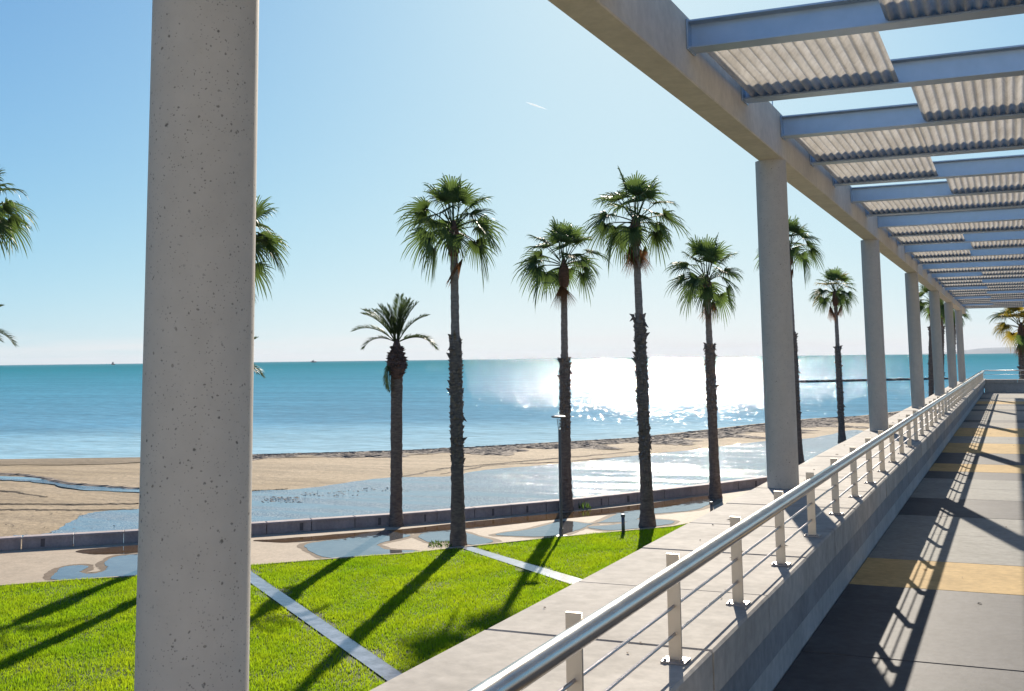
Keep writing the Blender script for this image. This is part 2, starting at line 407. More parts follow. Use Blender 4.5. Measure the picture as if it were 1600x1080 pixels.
# --- sea
def sea_mat():
    m, nt, b, out = new_mat('sea_water')
    v = pos(nt)
    gm = nt.nodes.new('ShaderNodeNewGeometry'); vl = nt.nodes.new('ShaderNodeVectorMath'); vl.operation = 'LENGTH'
    nt.links.new(gm.outputs['Position'], vl.inputs[0])
    lg = nt.nodes.new('ShaderNodeMath'); lg.operation = 'LOGARITHM'; lg.inputs[1].default_value = 10
    nt.links.new(vl.outputs['Value'], lg.inputs[0])
    mr = nt.nodes.new('ShaderNodeMapRange'); mr.inputs['From Min'].default_value = 1.84; mr.inputs['From Max'].default_value = 3.4
    nt.links.new(lg.outputs[0], mr.inputs['Value'])
    depthcol = ramp(nt, mr.outputs[0], [(0.0, (0.46, 0.68, 0.76, 1)), (0.09, (0.36, 0.62, 0.73, 1)), (0.14, (0.16, 0.385, 0.53, 1)), (0.45, (0.09, 0.345, 0.465, 1)), (0.8, (0.026, 0.275, 0.345, 1)), (1.0, (0.010, 0.24, 0.30, 1))])
    st = noise(nt, pos(nt, (0.02, 0.14, 1)), 1.0, 5, 0.6)
    a = mixc(nt, 0.45, depthcol, ramp(nt, st.outputs['Fac'], [(0.35, g(0.65)), (0.65, g(1.15))]), 'MULTIPLY')
    cp = noise(nt, pos(nt, (0.5, 1.6, 1)), 0.9, 4, 0.7)  # fine light and dark of the ripples put into the water colour
    a = mixc(nt, 0.55, a, ramp(nt, cp.outputs['Fac'], [(0.36, g(0.45)), (0.64, g(1.25))]), 'MULTIPLY')
    nt.links.new(a, b.inputs['Base Color'])
    b.inputs['Roughness'].default_value = 0.9; b.inputs['Specular IOR Level'].default_value = 0.0
    # calm strip along the shore, choppy further out
    amp = ramp(nt, mr.outputs[0], [(0.03, g(0.08)), (0.13, g(1.0)), (0.28, g(2.2)), (1.0, g(2.5))])
    n, k = rippled_normal(nt, b, pos(nt, (0.6, 1.2, 1)), 2.1, 1.0, 5)
    k2 = nt.nodes.new('ShaderNodeVectorMath'); k2.operation = 'MULTIPLY'
    nt.links.new(amp, k2.inputs[1])
    tgt = k.outputs[0].links[0].to_socket
    nt.links.new(k.outputs[0], k2.inputs[0]); nt.links.new(k2.outputs[0], tgt)
    # the reflecting skin over the coloured body of the water
    gl = nt.nodes.new('ShaderNodeBsdfGlossy'); gl.inputs['Roughness'].default_value = 0.10
    nt.links.new(b.inputs['Normal'].links[0].from_socket, gl.inputs['Normal'])
    nt.links.remove(b.inputs['Normal'].links[0])
    rf = ramp(nt, mr.outputs[0], [(0.02, g(0.32)), (0.12, g(0.17)), (0.3, g(0.12)), (1.0, g(0.085))])
    mx = nt.nodes.new('ShaderNodeMixShader'); nt.links.new(rf, mx.inputs[0])
    nt.links.new(b.outputs[0], mx.inputs[1]); nt.links.new(gl.outputs[0], mx.inputs[2]); nt.links.new(mx.outputs[0], out.inputs['Surface'])
    return m
M['sea'] = sea_mat()
mb = MB(); mb.add([(-26000, -300, SEA), (26000, -300, SEA), (26000, 26000, SEA), (-26000, 26000, SEA)], [(0, 1, 2, 3)])
tag(mb.build('sea', M['sea']), kind='structure')

# --- line of the low sea wall, and the beach between it and the water
WALL_PX = [(-420, 893), (0, 860), (210, 848), (392, 836), (650, 818), (885, 797), (1110, 771), (1215, 757)]
wall_line = [on_z(x, y, G) for x, y in WALL_PX]
A0 = wall_line[0]; TD = (wall_line[-1]-wall_line[0]); TD.z = 0; TD.normalize(); ND = Vector((-TD.y, TD.x, 0))
if ND.y < 0: ND = -ND
def ts(p): q = Vector((p[0], p[1], 0))-Vector((A0.x, A0.y, 0)); return q.dot(TD), q.dot(ND)
SHORE_PX = [(-300, 724), (0, 720), (215, 717), (400, 712), (620, 706), (760, 699), (1000, 685), (1120, 672), (1190, 664), (1280, 655), (1355, 651), (1450, 640)]
sh = sorted(ts(on_z(x, y, SEA)) for x, y in SHORE_PX)
wl = sorted(ts(p) for p in wall_line)
def shore_s(t): return float(np.interp(t, [a for a, b in sh], [b for a, b in sh]))
def wall_s(t): return float(np.interp(t, [a for a, b in wl], [b for a, b in wl]))
mb = MB(); NT, NQ = 170, 60
T0, T1 = -60.0, 190.0
rnd = np.random.RandomState(3)
for i in range(NT+1):
    t = T0+(T1-T0)*i/NT; s0 = wall_s(t); s1 = shore_s(t)
    for j in range(NQ+1):
        q = -0.05+1.4*j/NQ
        s = s0+(s1-s0)*q
        z = BEACH if q < 0.72 else BEACH + (SEA-BEACH)*((q-0.72)/0.28)
        if q > 1: z = SEA-(q-1)*1.5
        z += 0.03*math.exp(-((q-0.80)/0.06)**2)
        p = Vector((A0.x, A0.y, 0))+TD*t+ND*s
        z += 0.018*math.sin(p.x*0.9+1.3*math.sin(p.y*0.5))*math.sin(p.y*1.1+p.x*0.2)*(1 if 0.3 < q < 0.95 else 0.15)
        mb.v.append((p.x, p.y, z))
for i in range(NT):
    for j in range(NQ):
        a = i*(NQ+1)+j; mb.f.append((a, a+NQ+1, a+NQ+2, a+1))
beach = tag(mb.build('beach', M['sand'], smooth=True), kind='structure')

# --- ground below lawn and promenade
def lawn_edge(n=1):
    px = [(-420, 955), (0, 917), (100, 909), (210, 902), (392, 885), (555, 872), (640, 866), (716, 857), (880, 840), (1050, 824), (1112, 812)]
    return [on_z(x, y, G) for x, y in px]
LE = lawn_edge()
wl3 = [Vector((p.x, p.y, 0)) for p in wall_line]
far_wall = wl3[-1]+(wl3[-1]-wl3[-2]).normalized()*90
near_wall = wl3[0]-(wl3[1]-wl3[0]).normalized()*40
pts = [near_wall]+wl3+[far_wall, Vector((-2.2, far_wall.y, 0)), Vector((-2.2, -20, 0)), Vector((near_wall.x, -20, 0))]
tag(poly_sheet('ground', pts, G-0.05, M['soil']), kind='structure')
# promenade slabs: strip between lawn edge and sea wall
far_le = Vector((-2.21, LE[-1].y+1.5, 0)); near_le = LE[0]+(LE[0]-LE[1]).normalized()*25
prom_out = [near_wall]+wl3+[far_wall, Vector((-2.21, far_wall.y, 0)), far_le]+[Vector((p.x, p.y, 0)) for p in reversed(LE)]+[Vector((near_le.x, near_le.y, 0))]
tag(poly_sheet('promenade', prom_out, G, M['paving']), kind='structure')
# kerb along the lawn
mb = MB()
LEx = [near_le]+list(LE)
for p, q in zip(LEx[:-1], LEx[1:]):
    d = Vector((q.x-p.x, q.y-p.y, 0)).normalized(); nn = Vector((-d.y, d.x, 0))*0.05
    vs = []
    for zz in (G-0.05, G+0.045):
        for c in (p-nn, q-nn, q+nn, p+nn): vs.append((c.x, c.y, zz))
    mb.add(vs, [(0,3,2,1),(4,5,6,7),(0,1,5,4),(1,2,6,5),(2,3,7,6),(3,0,4,7)])
tag(mb.build('lawn_kerb', M['paving']), kind='structure')
# lawn soil
lawn_out = [Vector((p.x, p.y, 0)) for p in LEx]+[Vector((-2.24, LE[-1].y+0.3, 0)), Vector((-2.24, -12, 0)), Vector((near_le.x, -12, 0))]
tag(poly_sheet('lawn', lawn_out, G+0.008, M['soil']), kind='structure')
# paved runnels across the lawn
RUN_PX = [([(377, 884), (615, 1046), (703, 1110), (677, 1120), (592, 1057), (355, 886.5)]),
          ([(734, 855), (897, 903), (983, 930), (970, 941), (884, 912), (719, 857.5)])]
RUNS = []
for k, px in enumerate(RUN_PX):
    w = [on_z(x, y, G) for x, y in px]
    o = poly_sheet('runnel', [(p.x, p.y) for p in w], G+0.03, M['runnel']); tag(o, kind='structure')
    RUNS.append([(p.x, p.y) for p in w])

def in_poly(P, poly):
    x, y = P[:, 0], P[:, 1]; c = np.zeros(len(P), bool); n = len(poly)
    for i in range(n):
        x0, y0 = poly[i]; x1, y1 = poly[(i+1) % n]
        k = ((y0 > y) != (y1 > y)) & (x < (x1-x0)*(y-y0)/(y1-y0+1e-12)+x0); c ^= k
    return c

# --- grass: real blades over the lawn in view
def build_grass():
    rs = np.random.RandomState(5)
    LP = [(p.x, p.y) for p in lawn_out]
    xs = [p[0] for p in LP]; ys = [p[1] for p in LP]
    x0, x1, y0, y1 = max(min(xs), -40), -2.3, 6, max(ys)
    N = int((x1-x0)*(y1-y0)*1500)
    P = np.column_stack([rs.uniform(x0, x1, N), rs.uniform(y0, y1, N)])
    u, v, d = project(np.column_stack([P, np.full(N, G)]))
    # the coping of the walkway wall hides the strip of lawn at its foot
    ok = (d > 1) & (u > -140) & (u < 1250) & (v < 1130) & (v > 780)
    ok[ok] &= ~((u[ok]-575) > (1090-v[ok])*1.86+25)
    P = P[ok]; P = P[in_poly(P, LP)]
    for r in RUNS:
        k = in_poly(P, r)
        # ragged, trodden edge beside the runnel
        e0, e1 = np.array(r[0]), np.array(r[2]); e5, e4 = np.array(r[5]), np.array(r[3])
        for a_, b_ in ((e0, e1), (e5, e4)):
            t_ = (b_-a_)/np.linalg.norm(b_-a_); nd = np.abs((P[:, 0]-a_[0])*t_[1]-(P[:, 1]-a_[1])*t_[0]); al = (P[:, 0]-a_[0])*t_[0]+(P[:, 1]-a_[1])*t_[1]
            k |= (nd < 0.05+0.16*np.clip(np.sin(al*1.9)+0.6*np.sin(al*4.7+1), 0, 1.3)) & (rs.uniform(0, 1, len(P)) < 0.8)
        P = P[~k]
    # thin spots
    th = np.sin(P[:, 0]*0.83+1.7*np.sin(P[:, 1]*0.61))*np.sin(P[:, 1]*0.97+P[:, 0]*0.31)
    P = P[rs.uniform(0, 1, len(P)) > np.clip(th-0.6, 0, 1)*1.1]
    N = len(P)
    h = rs.uniform(0.035, 0.075, N)*(0.8+0.5*np.sin(P[:, 0]*1.7+np.sin(P[:, 1]*1.3))**2)
    a = rs.uniform(0, 2*np.pi, N); lean = rs.uniform(0.0, 0.045, N); la = rs.uniform(0, 2*np.pi, N); w = rs.uniform(0.006, 0.013, N)
    z = np.full(N, G+0.006)
    b0 = np.column_stack([P[:, 0]-np.cos(a)*w, P[:, 1]-np.sin(a)*w, z]); b1 = np.column_stack([P[:, 0]+np.cos(a)*w, P[:, 1]+np.sin(a)*w, z])
    tp = np.column_stack([P[:, 0]+np.cos(la)*lean, P[:, 1]+np.sin(la)*lean, z+h])
    V = np.stack([b0, b1, tp], 1).reshape(-1, 3)
    me = bpy.data.meshes.new('grass'); me.vertices.add(3*N); me.vertices.foreach_set('co', V.ravel())
    me.loops.add(3*N); me.loops.foreach_set('vertex_index', np.arange(3*N)); me.polygons.add(N)
    me.polygons.foreach_set('loop_start', np.arange(0, 3*N, 3)); me.polygons.foreach_set('loop_total', np.full(N, 3))
    me.update(); me.materials.append(M['grass'])
    o = link('grass', me); tag(o, 'bright green mown grass of the lawn beside the promenade', 'grass', kind='stuff')
    print('grass blades', N)
build_grass()

# --- puddles on the promenade
PUD = [
 ('puddle', [(84,906),(86,896),(97,887),(118,884),(137,885),(132,890),(124,894),(136,897),(156,895),(168,888),(164,880),(172,873),(195,868),(240,866),(300,868),(320,882),(290,896),(210,901),(150,906)], 'puddle'),
 ('puddle', [(476,853),(505,846),(540,842),(566,835),(600,830),(628,834),(640,838),(606,846),(590,852),(606,859),(650,861),(640,866),(585,869),(540,873),(500,869)], 'puddle'),
 ('puddle', [(655,836),(700,830),(722,832),(745,838),(770,846),(742,852),(700,846),(672,848)], 'puddle'),
 ('puddle', [(775,835),(830,827),(880,815),(930,818),(975,800),(1040,793),(1085,783),(1120,781),(1090,796),(1050,801),(1010,805),(985,815),(930,818),(905,828),(860,838),(800,838)], 'puddle'),
 ('puddle', [(918,824),(965,820),(1000,812),(1050,814),(1042,820),(960,829)], 'puddle'),
 ('muddy_puddle', [(395,845),(440,842),(540,834),(640,826),(760,813),(885,801),(990,790),(1100,775),(1108,780),(1000,799),(930,806),(860,813),(760,824),(680,832),(600,836),(520,843),(450,848)], 'puddle_brown'),
 ('muddy_puddle', [(120,861),(170,856),(215,852),(290,848),(300,856),(215,864),(180,866),(140,866)], 'puddle_brown'),
]
for k, (nm, px, mt) in enumerate(PUD):
    w = [on_z(x, y, G) for x, y in px]
    out = wobble([(p.x, p.y) for p in w], 0.03, 7, k)
    cx_, cy_ = sum(p[0] for p in out)/len(out), sum(p[1] for p in out)/len(out)
    if mt == 'puddle':
        rr_ = random.Random(60+k); ring = []
        for j_, p_ in enumerate(out):
            a_, b_ = Vector(out[j_-1]), Vector(out[(j_+1) % len(out)]); n_ = Vector(((b_-a_).y, -(b_-a_).x))
            n_ = n_.normalized() if n_.length > 1e-6 else Vector((0, 0)); s_ = 1 if sum((out[i_-1][0]*out[i_][1]-out[i_][0]*out[i_-1][1]) for i_ in range(len(out))) > 0 else -1
            e_ = 0.10+0.14*abs(math.sin(j_*0.21+k))+rr_.uniform(0, 0.04)
            ring.append((p_[0]+n_.x*s_*e_, p_[1]+n_.y*s_*e_))
        tag(poly_sheet('damp_paving', ring, G+0.003+0.0004*k, M['damp']), kind='structure')
    o = poly_sheet(nm, out, G+(0.010 if mt == 'puddle' else 0.005)+0.0008*k, M[mt]); tag(o, kind='structure')

# --- pools left on the beach
POOL = [
 [(300,790),(392,768),(470,764),(600,747),(700,744),(760,734),(870,725),(1000,711),(1090,702),(1190,690),(1270,684),(1340,672),(1380,690),(1300,720),(1190,760),(1050,772),(885,790),(650,812),(392,828),(300,836)],
 [(20,838),(70,834),(100,822),(125,806),(160,799),(215,796),(300,790),(300,850),(120,850)],
 [(-60,745),(0,744),(60,748),(110,758),(215,763),(300,766),(300,772),(215,769),(125,765),(70,755),(0,750),(-60,751)],
]
for k, px in enumerate(POOL):
    w = [on_z(x, y, BEACH+0.03) for x, y in px]
    out = wobble([(p.x, p.y) for p in w], 0.10, 8, 20+k)
    # keep the pool on the sea side of the wall
    out = [(p.x, p.y) for p in (Vector((A0.x, A0.y, 0))+TD*ts(q)[0]+ND*max(ts(q)[1], wall_s(ts(q)[0])+0.05) for q in out)]
    o = poly_sheet('beach_pool', out, BEACH+0.03+0.003*k, M['pool']); tag(o, kind='structure')

# --- tyre tracks and damp edges pressed into the sand
def ribbon(px, width_m, z, mat, name, seed=0, lift=0.02):
    rnd = random.Random(seed); P = [on_z(x, y, z) for x, y in px]; Q = []
    for i in range(len(P)-1):
        for k in range(14): Q.append(P[i].lerp(P[i+1], k/14))
    Q.append(P[-1]); mb = MB()
    for i, p in enumerate(Q):
        d = (Q[min(i+1, len(Q)-1)]-Q[max(i-1, 0)]); d.z = 0; d.normalize(); n = Vector((-d.y, d.x, 0))
        w = width_m*rnd.uniform(0.35, 1.0)*math.sin(math.pi*min(1, (i+1)/4, (len(Q)-i)/4)/2)
        j = rnd.uniform(-0.2, 0.2)*width_m
        for sgn, zz in ((-1, -0.03), (0, lift), (1, -0.03)):
            c = p+n*(w*0.5*sgn+j); mb.v.append((c.x, c.y, z+zz))
    for i in range(len(Q)-1):
        for a in (0, 1):
            mb.f.append((3*i+a, 3*i+3+a, 3*i+4+a, 3*i+1+a))
    o = mb.build(name, mat); tag(o, kind='structure'); return o
zb = BEACH+0.02
def shore_strip():
    mb = MB(); rnd = random.Random(6); n = 220
    for i in range(n+1):
        t = T0+20+(T1-T0-40)*i/n; s0, s1 = wall_s(t), shore_s(t)
        qa = 0.90+0.03*math.sin(t*0.35)+rnd.uniform(-0.012, 0.012)
        for q in (qa, 0.96, 1.03):
            p = Vector((A0.x, A0.y, 0))+TD*t+ND*(s0+(s1-s0)*q)
            z = BEACH+(SEA-BEACH)*((q-0.72)/0.28) if q <= 1 else SEA-(q-1)*1.5
            mb.v.append((p.x, p.y, z+(0.055 if q > qa else 0.03)))
    for i in range(n):
        for k in (0, 1): mb.f.append((3*i+k, 3*i+3+k, 3*i+4+k, 3*i+1+k))
    tag(mb.build('wet_shore', M['sand_damp'], smooth=True), kind='structure')
shore_strip()
ribbon([(-40, 786), (0, 787), (110, 788), (215, 787)], 0.55, zb, M['sand_wet'], 'sand_track', 1)
ribbon([(-40, 795), (0, 796), (110, 797), (215, 796)], 0.6, zb, M['sand_wet'], 'sand_track', 2)
ribbon([(-40, 764), (20, 768), (70, 777)], 0.5, zb, M['sand_wet'], 'sand_track', 3)
ribbon([(-30, 738), (0, 741), (40, 742), (75, 750), (130, 758), (215, 764)], 1.1, zb, M['weedwrack'], 'stream_bank', 4, 0.06)
ribbon([(630, 745), (690, 732), (780, 724), (870, 716), (1000, 705)], 0.7, zb, M['sand_wet'], 'sand_track', 5)
ribbon([(690, 741), (760, 727), (870, 722), (985, 713)], 0.5, zb, M['sand_wet'], 'sand_track', 6)
ribbon([(392, 767), (420, 766), (450, 764)], 0.35, zb, M['sand_wet'], 'sand_track', 7)

# --- belt of dead seaweed thrown up along the water's edge
def wrack():
    rs = np.random.RandomState(11); mb = MB()
    tt = sorted((ts(on_z(330, 716, SEA))[0], ts(on_z(1500, 640, SEA))[0]))
    n = 12000
    for i in range(n):
        t = rs.uniform(*tt); s0, s1 = wall_s(t), shore_s(t)
        w_ = min(1.0, 0.25+(tt[1]-t)*0.03 if False else 0.35+0.65*min(1, abs(t-tt[0])/18.0))
        q = 1.0-rs.power(1.5)*0.0-rs.uniform(0, 1)**1.1*0.24*w_*(0.75+0.35*math.sin(t*0.9)+0.2*math.sin(t*2.3))
        p = Vector((A0.x, A0.y, 0))+TD*t+ND*(s0+(s1-s0)*q)
        z = BEACH if q < 0.72 else BEACH+(SEA-BEACH)*((q-0.72)/0.28)
        L, W_, H_ = rs.uniform(0.15, 0.7), rs.uniform(0.1, 0.3), rs.uniform(0.015, 0.05)*(1.6 if q > 0.98 else 1)
        a = math.atan2(TD.y, TD.x)+rs.normal(0, 0.5); ca, sa = math.cos(a), math.sin(a)
        vs = []
        for (u, v, w) in ((-1,-.6,0),(1,-.5,0),(.9,.6,0),(-.8,.7,0),(-.4,-.1,1),(.45,.1,.8)):
            u += rs.uniform(-.25, .25); v += rs.uniform(-.25, .25)
            vs.append((p.x+u*L*ca-v*W_*sa, p.y+u*L*sa+v*W_*ca, z+0.035+w*H_*rs.uniform(.6, 1.2)))
        mb.add(vs, [(0,1,5,4),(1,2,5),(2,3,4,5),(3,0,4)])
    o = mb.build('seaweed', M['weedwrack'])
    tag(o, 'brown belt of dead seaweed along the edge of the sea', 'seaweed', kind='stuff')
    # scattered scraps in the big pool and on the sand
    mb = MB()
    for (x0, x1, y0, y1, n) in ((408, 470, 776, 786, 70), (470, 560, 767, 775, 40), (0, 200, 800, 830, 14), (110, 140, 800, 812, 4), (560, 640, 762, 768, 14)):
        for i in range(n):
            p = on_z(rs.uniform(x0, x1), rs.uniform(y0, y1), BEACH+0.03); r = rs.uniform(0.03, 0.09); h = rs.uniform(0.008, 0.022)
            a = rs.uniform(0, 6.28)
            vs = [(p.x+math.cos(a+k*1.57)*r*rs.uniform(.6, 1.6), p.y+math.sin(a+k*1.57)*r*rs.uniform(.5, 1), p.z) for k in range(4)]+[(p.x, p.y, p.z+h)]
            mb.add(vs, [(0,1,4),(1,2,4),(2,3,4),(3,0,4)])
    o = mb.build('seaweed_scraps', M['weedwrack'])
    tag(o, 'small dark scraps of seaweed scattered over sand and shallow pool', 'seaweed', kind='stuff')
wrack()
def foam():
    M['foam'] = concrete('sea_foam', (0.80, 0.80, 0.78), 0.05, rough=0.9)
    mb = MB(); rnd = random.Random(16); t = 2.0
    while t < 110:
        L = rnd.uniform(1.5, 6.0); n = max(3, int(L/0.5)); w0 = rnd.uniform(0.10, 0.28); o = len(mb.v); dq = rnd.uniform(0.0, 0.012)
        for i in range(n+1):
            tt_ = t+L*i/n; s0, s1 = wall_s(tt_), shore_s(tt_); s_ = s0+(s1-s0)*(1.004+dq)+0.25*math.sin(tt_*1.7)*0.3
            w = w0*math.sin(math.pi*i/n)*rnd.uniform(0.6, 1.2)
            for e in (-w, w):
                p = Vector((A0.x, A0.y, 0))+TD*tt_+ND*(s_+e); mb.v.append((p.x, p.y, SEA+0.012+0.01*(e > 0)))
        for i in range(n): mb.f.append((o+2*i, o+2*i+2, o+2*i+3, o+2*i+1))
        t += L+rnd.uniform(0.3, 3.0)
    tag(mb.build('foam', M['foam']), 'thin broken line of white foam at the water edge', 'foam', kind='stuff')
foam()

# --- low sea wall: blocks with a coping
sea_wall = tag(empty('sea_wall', (wall_line[0].x, wall_line[0].y, G)), 'long low concrete sea wall between the promenade and the beach', 'wall')
def along(line, d):
    for p, q in zip(line[:-1], line[1:]):
        L = (q-p).length
        if d <= L: return p.lerp(q, d/L), (q-p).normalized()
        d -= L
    return line[-1], (line[-1]-line[-2]).normalized()
tot = sum((q-p).length for p, q in zip(wl3[:-1], wl3[1:]))
d0, rndw = 0.0, random.Random(4)
while d0 < tot-0.2:
    L = 1.48
    p, dr = along(wl3, d0); q, _ = along(wl3, min(tot, d0+L-0.03)); dr = (q-p).normalized(); nn = Vector((-dr.y, dr.x, 0))
    if nn.y < 0: nn = -nn
    ln = (q-p).length; jt = rndw.uniform(-0.006, 0.006)
    def oriented(x0, x1, y0, y1, z0, z1, ch, nm):
        m2 = MB(); m2.box(x0, x1, y0, y1, z0, z1, ch)
        m2.v = [(p.x+dr.x*a+nn.x*b-sea_wall.location.x, p.y+dr.y*a+nn.y*b-sea_wall.location.y, c) for a, b, c in m2.v]
        return m2.build(nm, M['seawall'], sea_wall)
    oriented(0, ln, 0.02+jt, 0.36+jt, -0.4, 0.295, 0.0, 'wall_block')
    if rndw.random() < 0.6:
        xo = rndw.uniform(0.25, ln-0.3); o_ = oriented(xo, xo+rndw.uniform(0.06, 0.16), 0.012+jt, 0.03+jt, 0.03, 0.27, 0.0, 'drain_slot'); o_.data.materials[0] = M['slot']
    oriented(0.004, ln+0.018, -0.01+jt, 0.40+jt, 0.298, 0.36, 0.015, 'coping_block')
    d0 += L

# --- breakwater, hills, ships and contrail far away
mb = MB(); rs = np.random.RandomState(8)
b0 = on_z(1238, 598.2, SEA); b1 = on_z(1475, 593.0, SEA)
for i in range(220):
    t = i/220.0; p = b0.lerp(b1, t); r = rs.uniform(0.6, 1.3)
    vs = []
    for k in range(6):
        a = k/6*6.283+rs.uniform(-.3, .3); vs.append((p.x+math.cos(a)*r*1.6+rs.normal(0, .4), p.y+math.sin(a)*r+rs.normal(0, .4), SEA-0.2))
    for k in range(6):
        a = k/6*6.283+rs.uniform(-.4, .4); vs.append((p.x+math.cos(a)*r*0.9, p.y+math.sin(a)*r*0.7, SEA+rs.uniform(.12, .5)))
    mb.add(vs, [(k, (k+1) % 6, 6+(k+1) % 6, 6+k) for k in range(6)]+[tuple(range(6, 12))])
tag(mb.build('breakwater', M['rock']), 'dark low rock breakwater lying in the sparkling sea', 'breakwater')

def hill_mat():
    m, nt, b, out = new_mat('hill_slopes'); n = noise(nt, pos(nt), 0.004, 5)
    nt.links.new(ramp(nt, n.outputs['Fac'], [(0.3, (0.16, 0.20, 0.24, 1)), (0.7, (0.22, 0.25, 0.28, 1))]), b.inputs['Base Color'])  # blue of distant haze put into the slope colour
    b.inputs['Roughness'].default_value = 1.0; return m
M['hill'] = hill_mat()
HPX = [(1440, 0), (1480, 0.5), (1512, 1.5), (1530, 4), (1545, 5), (1560, 5.2), (1572, 8), (1585, 9.2), (1600, 9.5), (1660, 11), (1740, 8), (1850, 5), (1960, 0)]
mb = MB(); D = 14000.0
rows = []
for (x, h) in HPX:
    base = at_depth(x, 555, D); hh = h*D/FPX
    rows.append([(base.x, base.y, SEA-2), (base.x-300*CF.x*-1, base.y+300*CF.y, SEA+hh*0.6), (base.x+900*CF.x, base.y+900*CF.y, SEA+hh), (base.x+2600*CF.x, base.y+2600*CF.y, SEA-2)])
for r in rows: mb.v += r
for i in range(len(rows)-1):
    for k in range(3): mb.f.append((4*i+k, 4*i+4+k, 4*i+5+k, 4*i+1+k))
tag(mb.build('hills', M['hill'], smooth=True), kind='structure')

M['ship'] = concrete('ship_paint', (0.10, 0.11, 0.13), 0.1)
def ship(x, L, hgt, label):
    p = on_z(x, 566.5, SEA); d = 5200.0/ max(1, depth_of(p)); p = EYE+(Vector((p.x, p.y, SEA))-EYE); 
    q = at_depth(x, 560, 5200.0)
    root = tag(empty('ship', (q.x, q.y, SEA)), label, 'ship', 'ships on the horizon')
    m1 = MB(); m1.add([(-L/2,-4,0),(L/2,-4,0),(L/2+4,0,5),(L/2,4,0),(-L/2,4,0),(-L/2,-4,5),(L/2,-4,5),(L/2,4,5),(-L/2,4,5)], [(0,1,6,5),(1,2,6),(3,7,2),(3,4,8,7),(4,0,5,8),(5,6,2,7,8)])
    m1.build('hull', M['ship'], root)
    m2 = MB(); m2.box(-L*0.3, L*0.05, -3, 3, 5.02, 5+hgt); m2.build('superstructure', M['ship'], root)
    m3 = MB(); m3.tube([(0, 0, 5.0+hgt), (0, 0, 9+hgt)], 0.5, 6); m3.build('mast', M['ship'], root)
ship(177, 14, 7, 'tiny dark boat on the horizon beside the big near column')
ship(490, 26, 4, 'small low boat on the horizon between near column and date palm')

def contrail():
    m = bpy.data.materials.new('contrail_ice'); m.use_nodes = True; nt = m.node_tree; nt.nodes.clear()
    out = nt.nodes.new('ShaderNodeOutputMaterial'); pv = nt.nodes.new('ShaderNodeVolumePrincipled')
    pv.inputs['Color'].default_value = g(1.0); pv.inputs['Density'].default_value = 0.02; pv.inputs['Anisotropy'].default_value = 0.3
    nt.links.new(pv.outputs[0], out.inputs['Volume'])
    a = at_depth(821, 159.5, 20000); b = at_depth(856, 171.5, 20600); mb = MB()
    P = [a.lerp(b, k/8) for k in range(9)]
    mb.tube(P, [2, 10, 15, 17, 16, 14, 11, 7, 2], 8)
    tag(mb.build('contrail', m, smooth=True), 'short white contrail in the blue sky', 'contrail')
contrail()

# ================================================================== WALKWAY
Y0, Y1 = -3.0, 56.0
ZL = 0.592                                    # top of the coping
# floor slabs, striped across the walkway
deck = MB(); deck.box(-1.30, 4.2, Y0, Y1+0.6, -0.5, -0.055)
floor = tag(deck.build('walkway_floor', M['slab_dark']), kind='structure')
FL = [(-3, 0, 'slab_light'), (0, 2.3, 'slab_light'), (2.3, 4.6, 'slab_yellow'), (4.6, 7.19, 'slab_dark'), (7.19, 9.38, 'slab_dark'), (9.38, 10.63, 'slab_yellow'), (10.63, 12.2, 'slab_grey'), (12.2, 13.55, 'slab_grey'),
      (13.55, 15.2, 'slab_dark'), (15.2, 16.4, 'slab_grey'), (16.4, 17.6, 'slab_grey'), (17.6, 18.7, 'slab_dark'), (18.7, 20.0, 'slab_yellow'), (20.0, 22.2, 'slab_dark'),
      (22.2, 24.6, 'slab_yellow'), (24.6, 26.6, 'slab_grey'), (26.6, 29.6, 'slab_yellow'), (29.6, 32.0, 'slab_light'), (32.0, 33.2, 'slab_dark'), (33.2, 36.0, 'slab_grey'), (36.0, 38.2, 'slab_light'),
      (38.2, 39.4, 'slab_dark'), (39.4, 42.0, 'slab_light'), (42.0, 43.5, 'slab_dark'), (43.5, 46.0, 'slab_yellow'), (46.0, 48.2, 'slab_light'), (48.2, 49.8, 'slab_dark'), (49.8, 53.0, 'slab_light'), (53.0, 55.99, 'slab_grey')]
rs = random.Random(2)
for a, b, mt in FL:
    m2 = MB(); dz = rs.uniform(-0.0015, 0.0015)
    m2.box(-1.281, 4.15, a+0.004, b-0.004, -0.05, 0.0+dz, 0.004); m2.build('floor_slab', M[mt], floor)

# paved square landward of the walkway and behind the camera, added to bounce light
mb = MB(); mb.add([(4.16, -90, -0.02), (90, -90, -0.02), (90, Y1+90, -0.02), (4.16, Y1+90, -0.02)], [(0, 1, 2, 3)])
mb.add([(-60, -90, -0.024), (4.158, -90, -0.024), (4.158, Y0, -0.024), (-60, Y0, -0.024)], [(0, 1, 2, 3)])
M['square'] = concrete('square_paving', (0.56, 0.51, 0.43), 0.06)
tag(mb.build('square', M['square']), kind='structure')
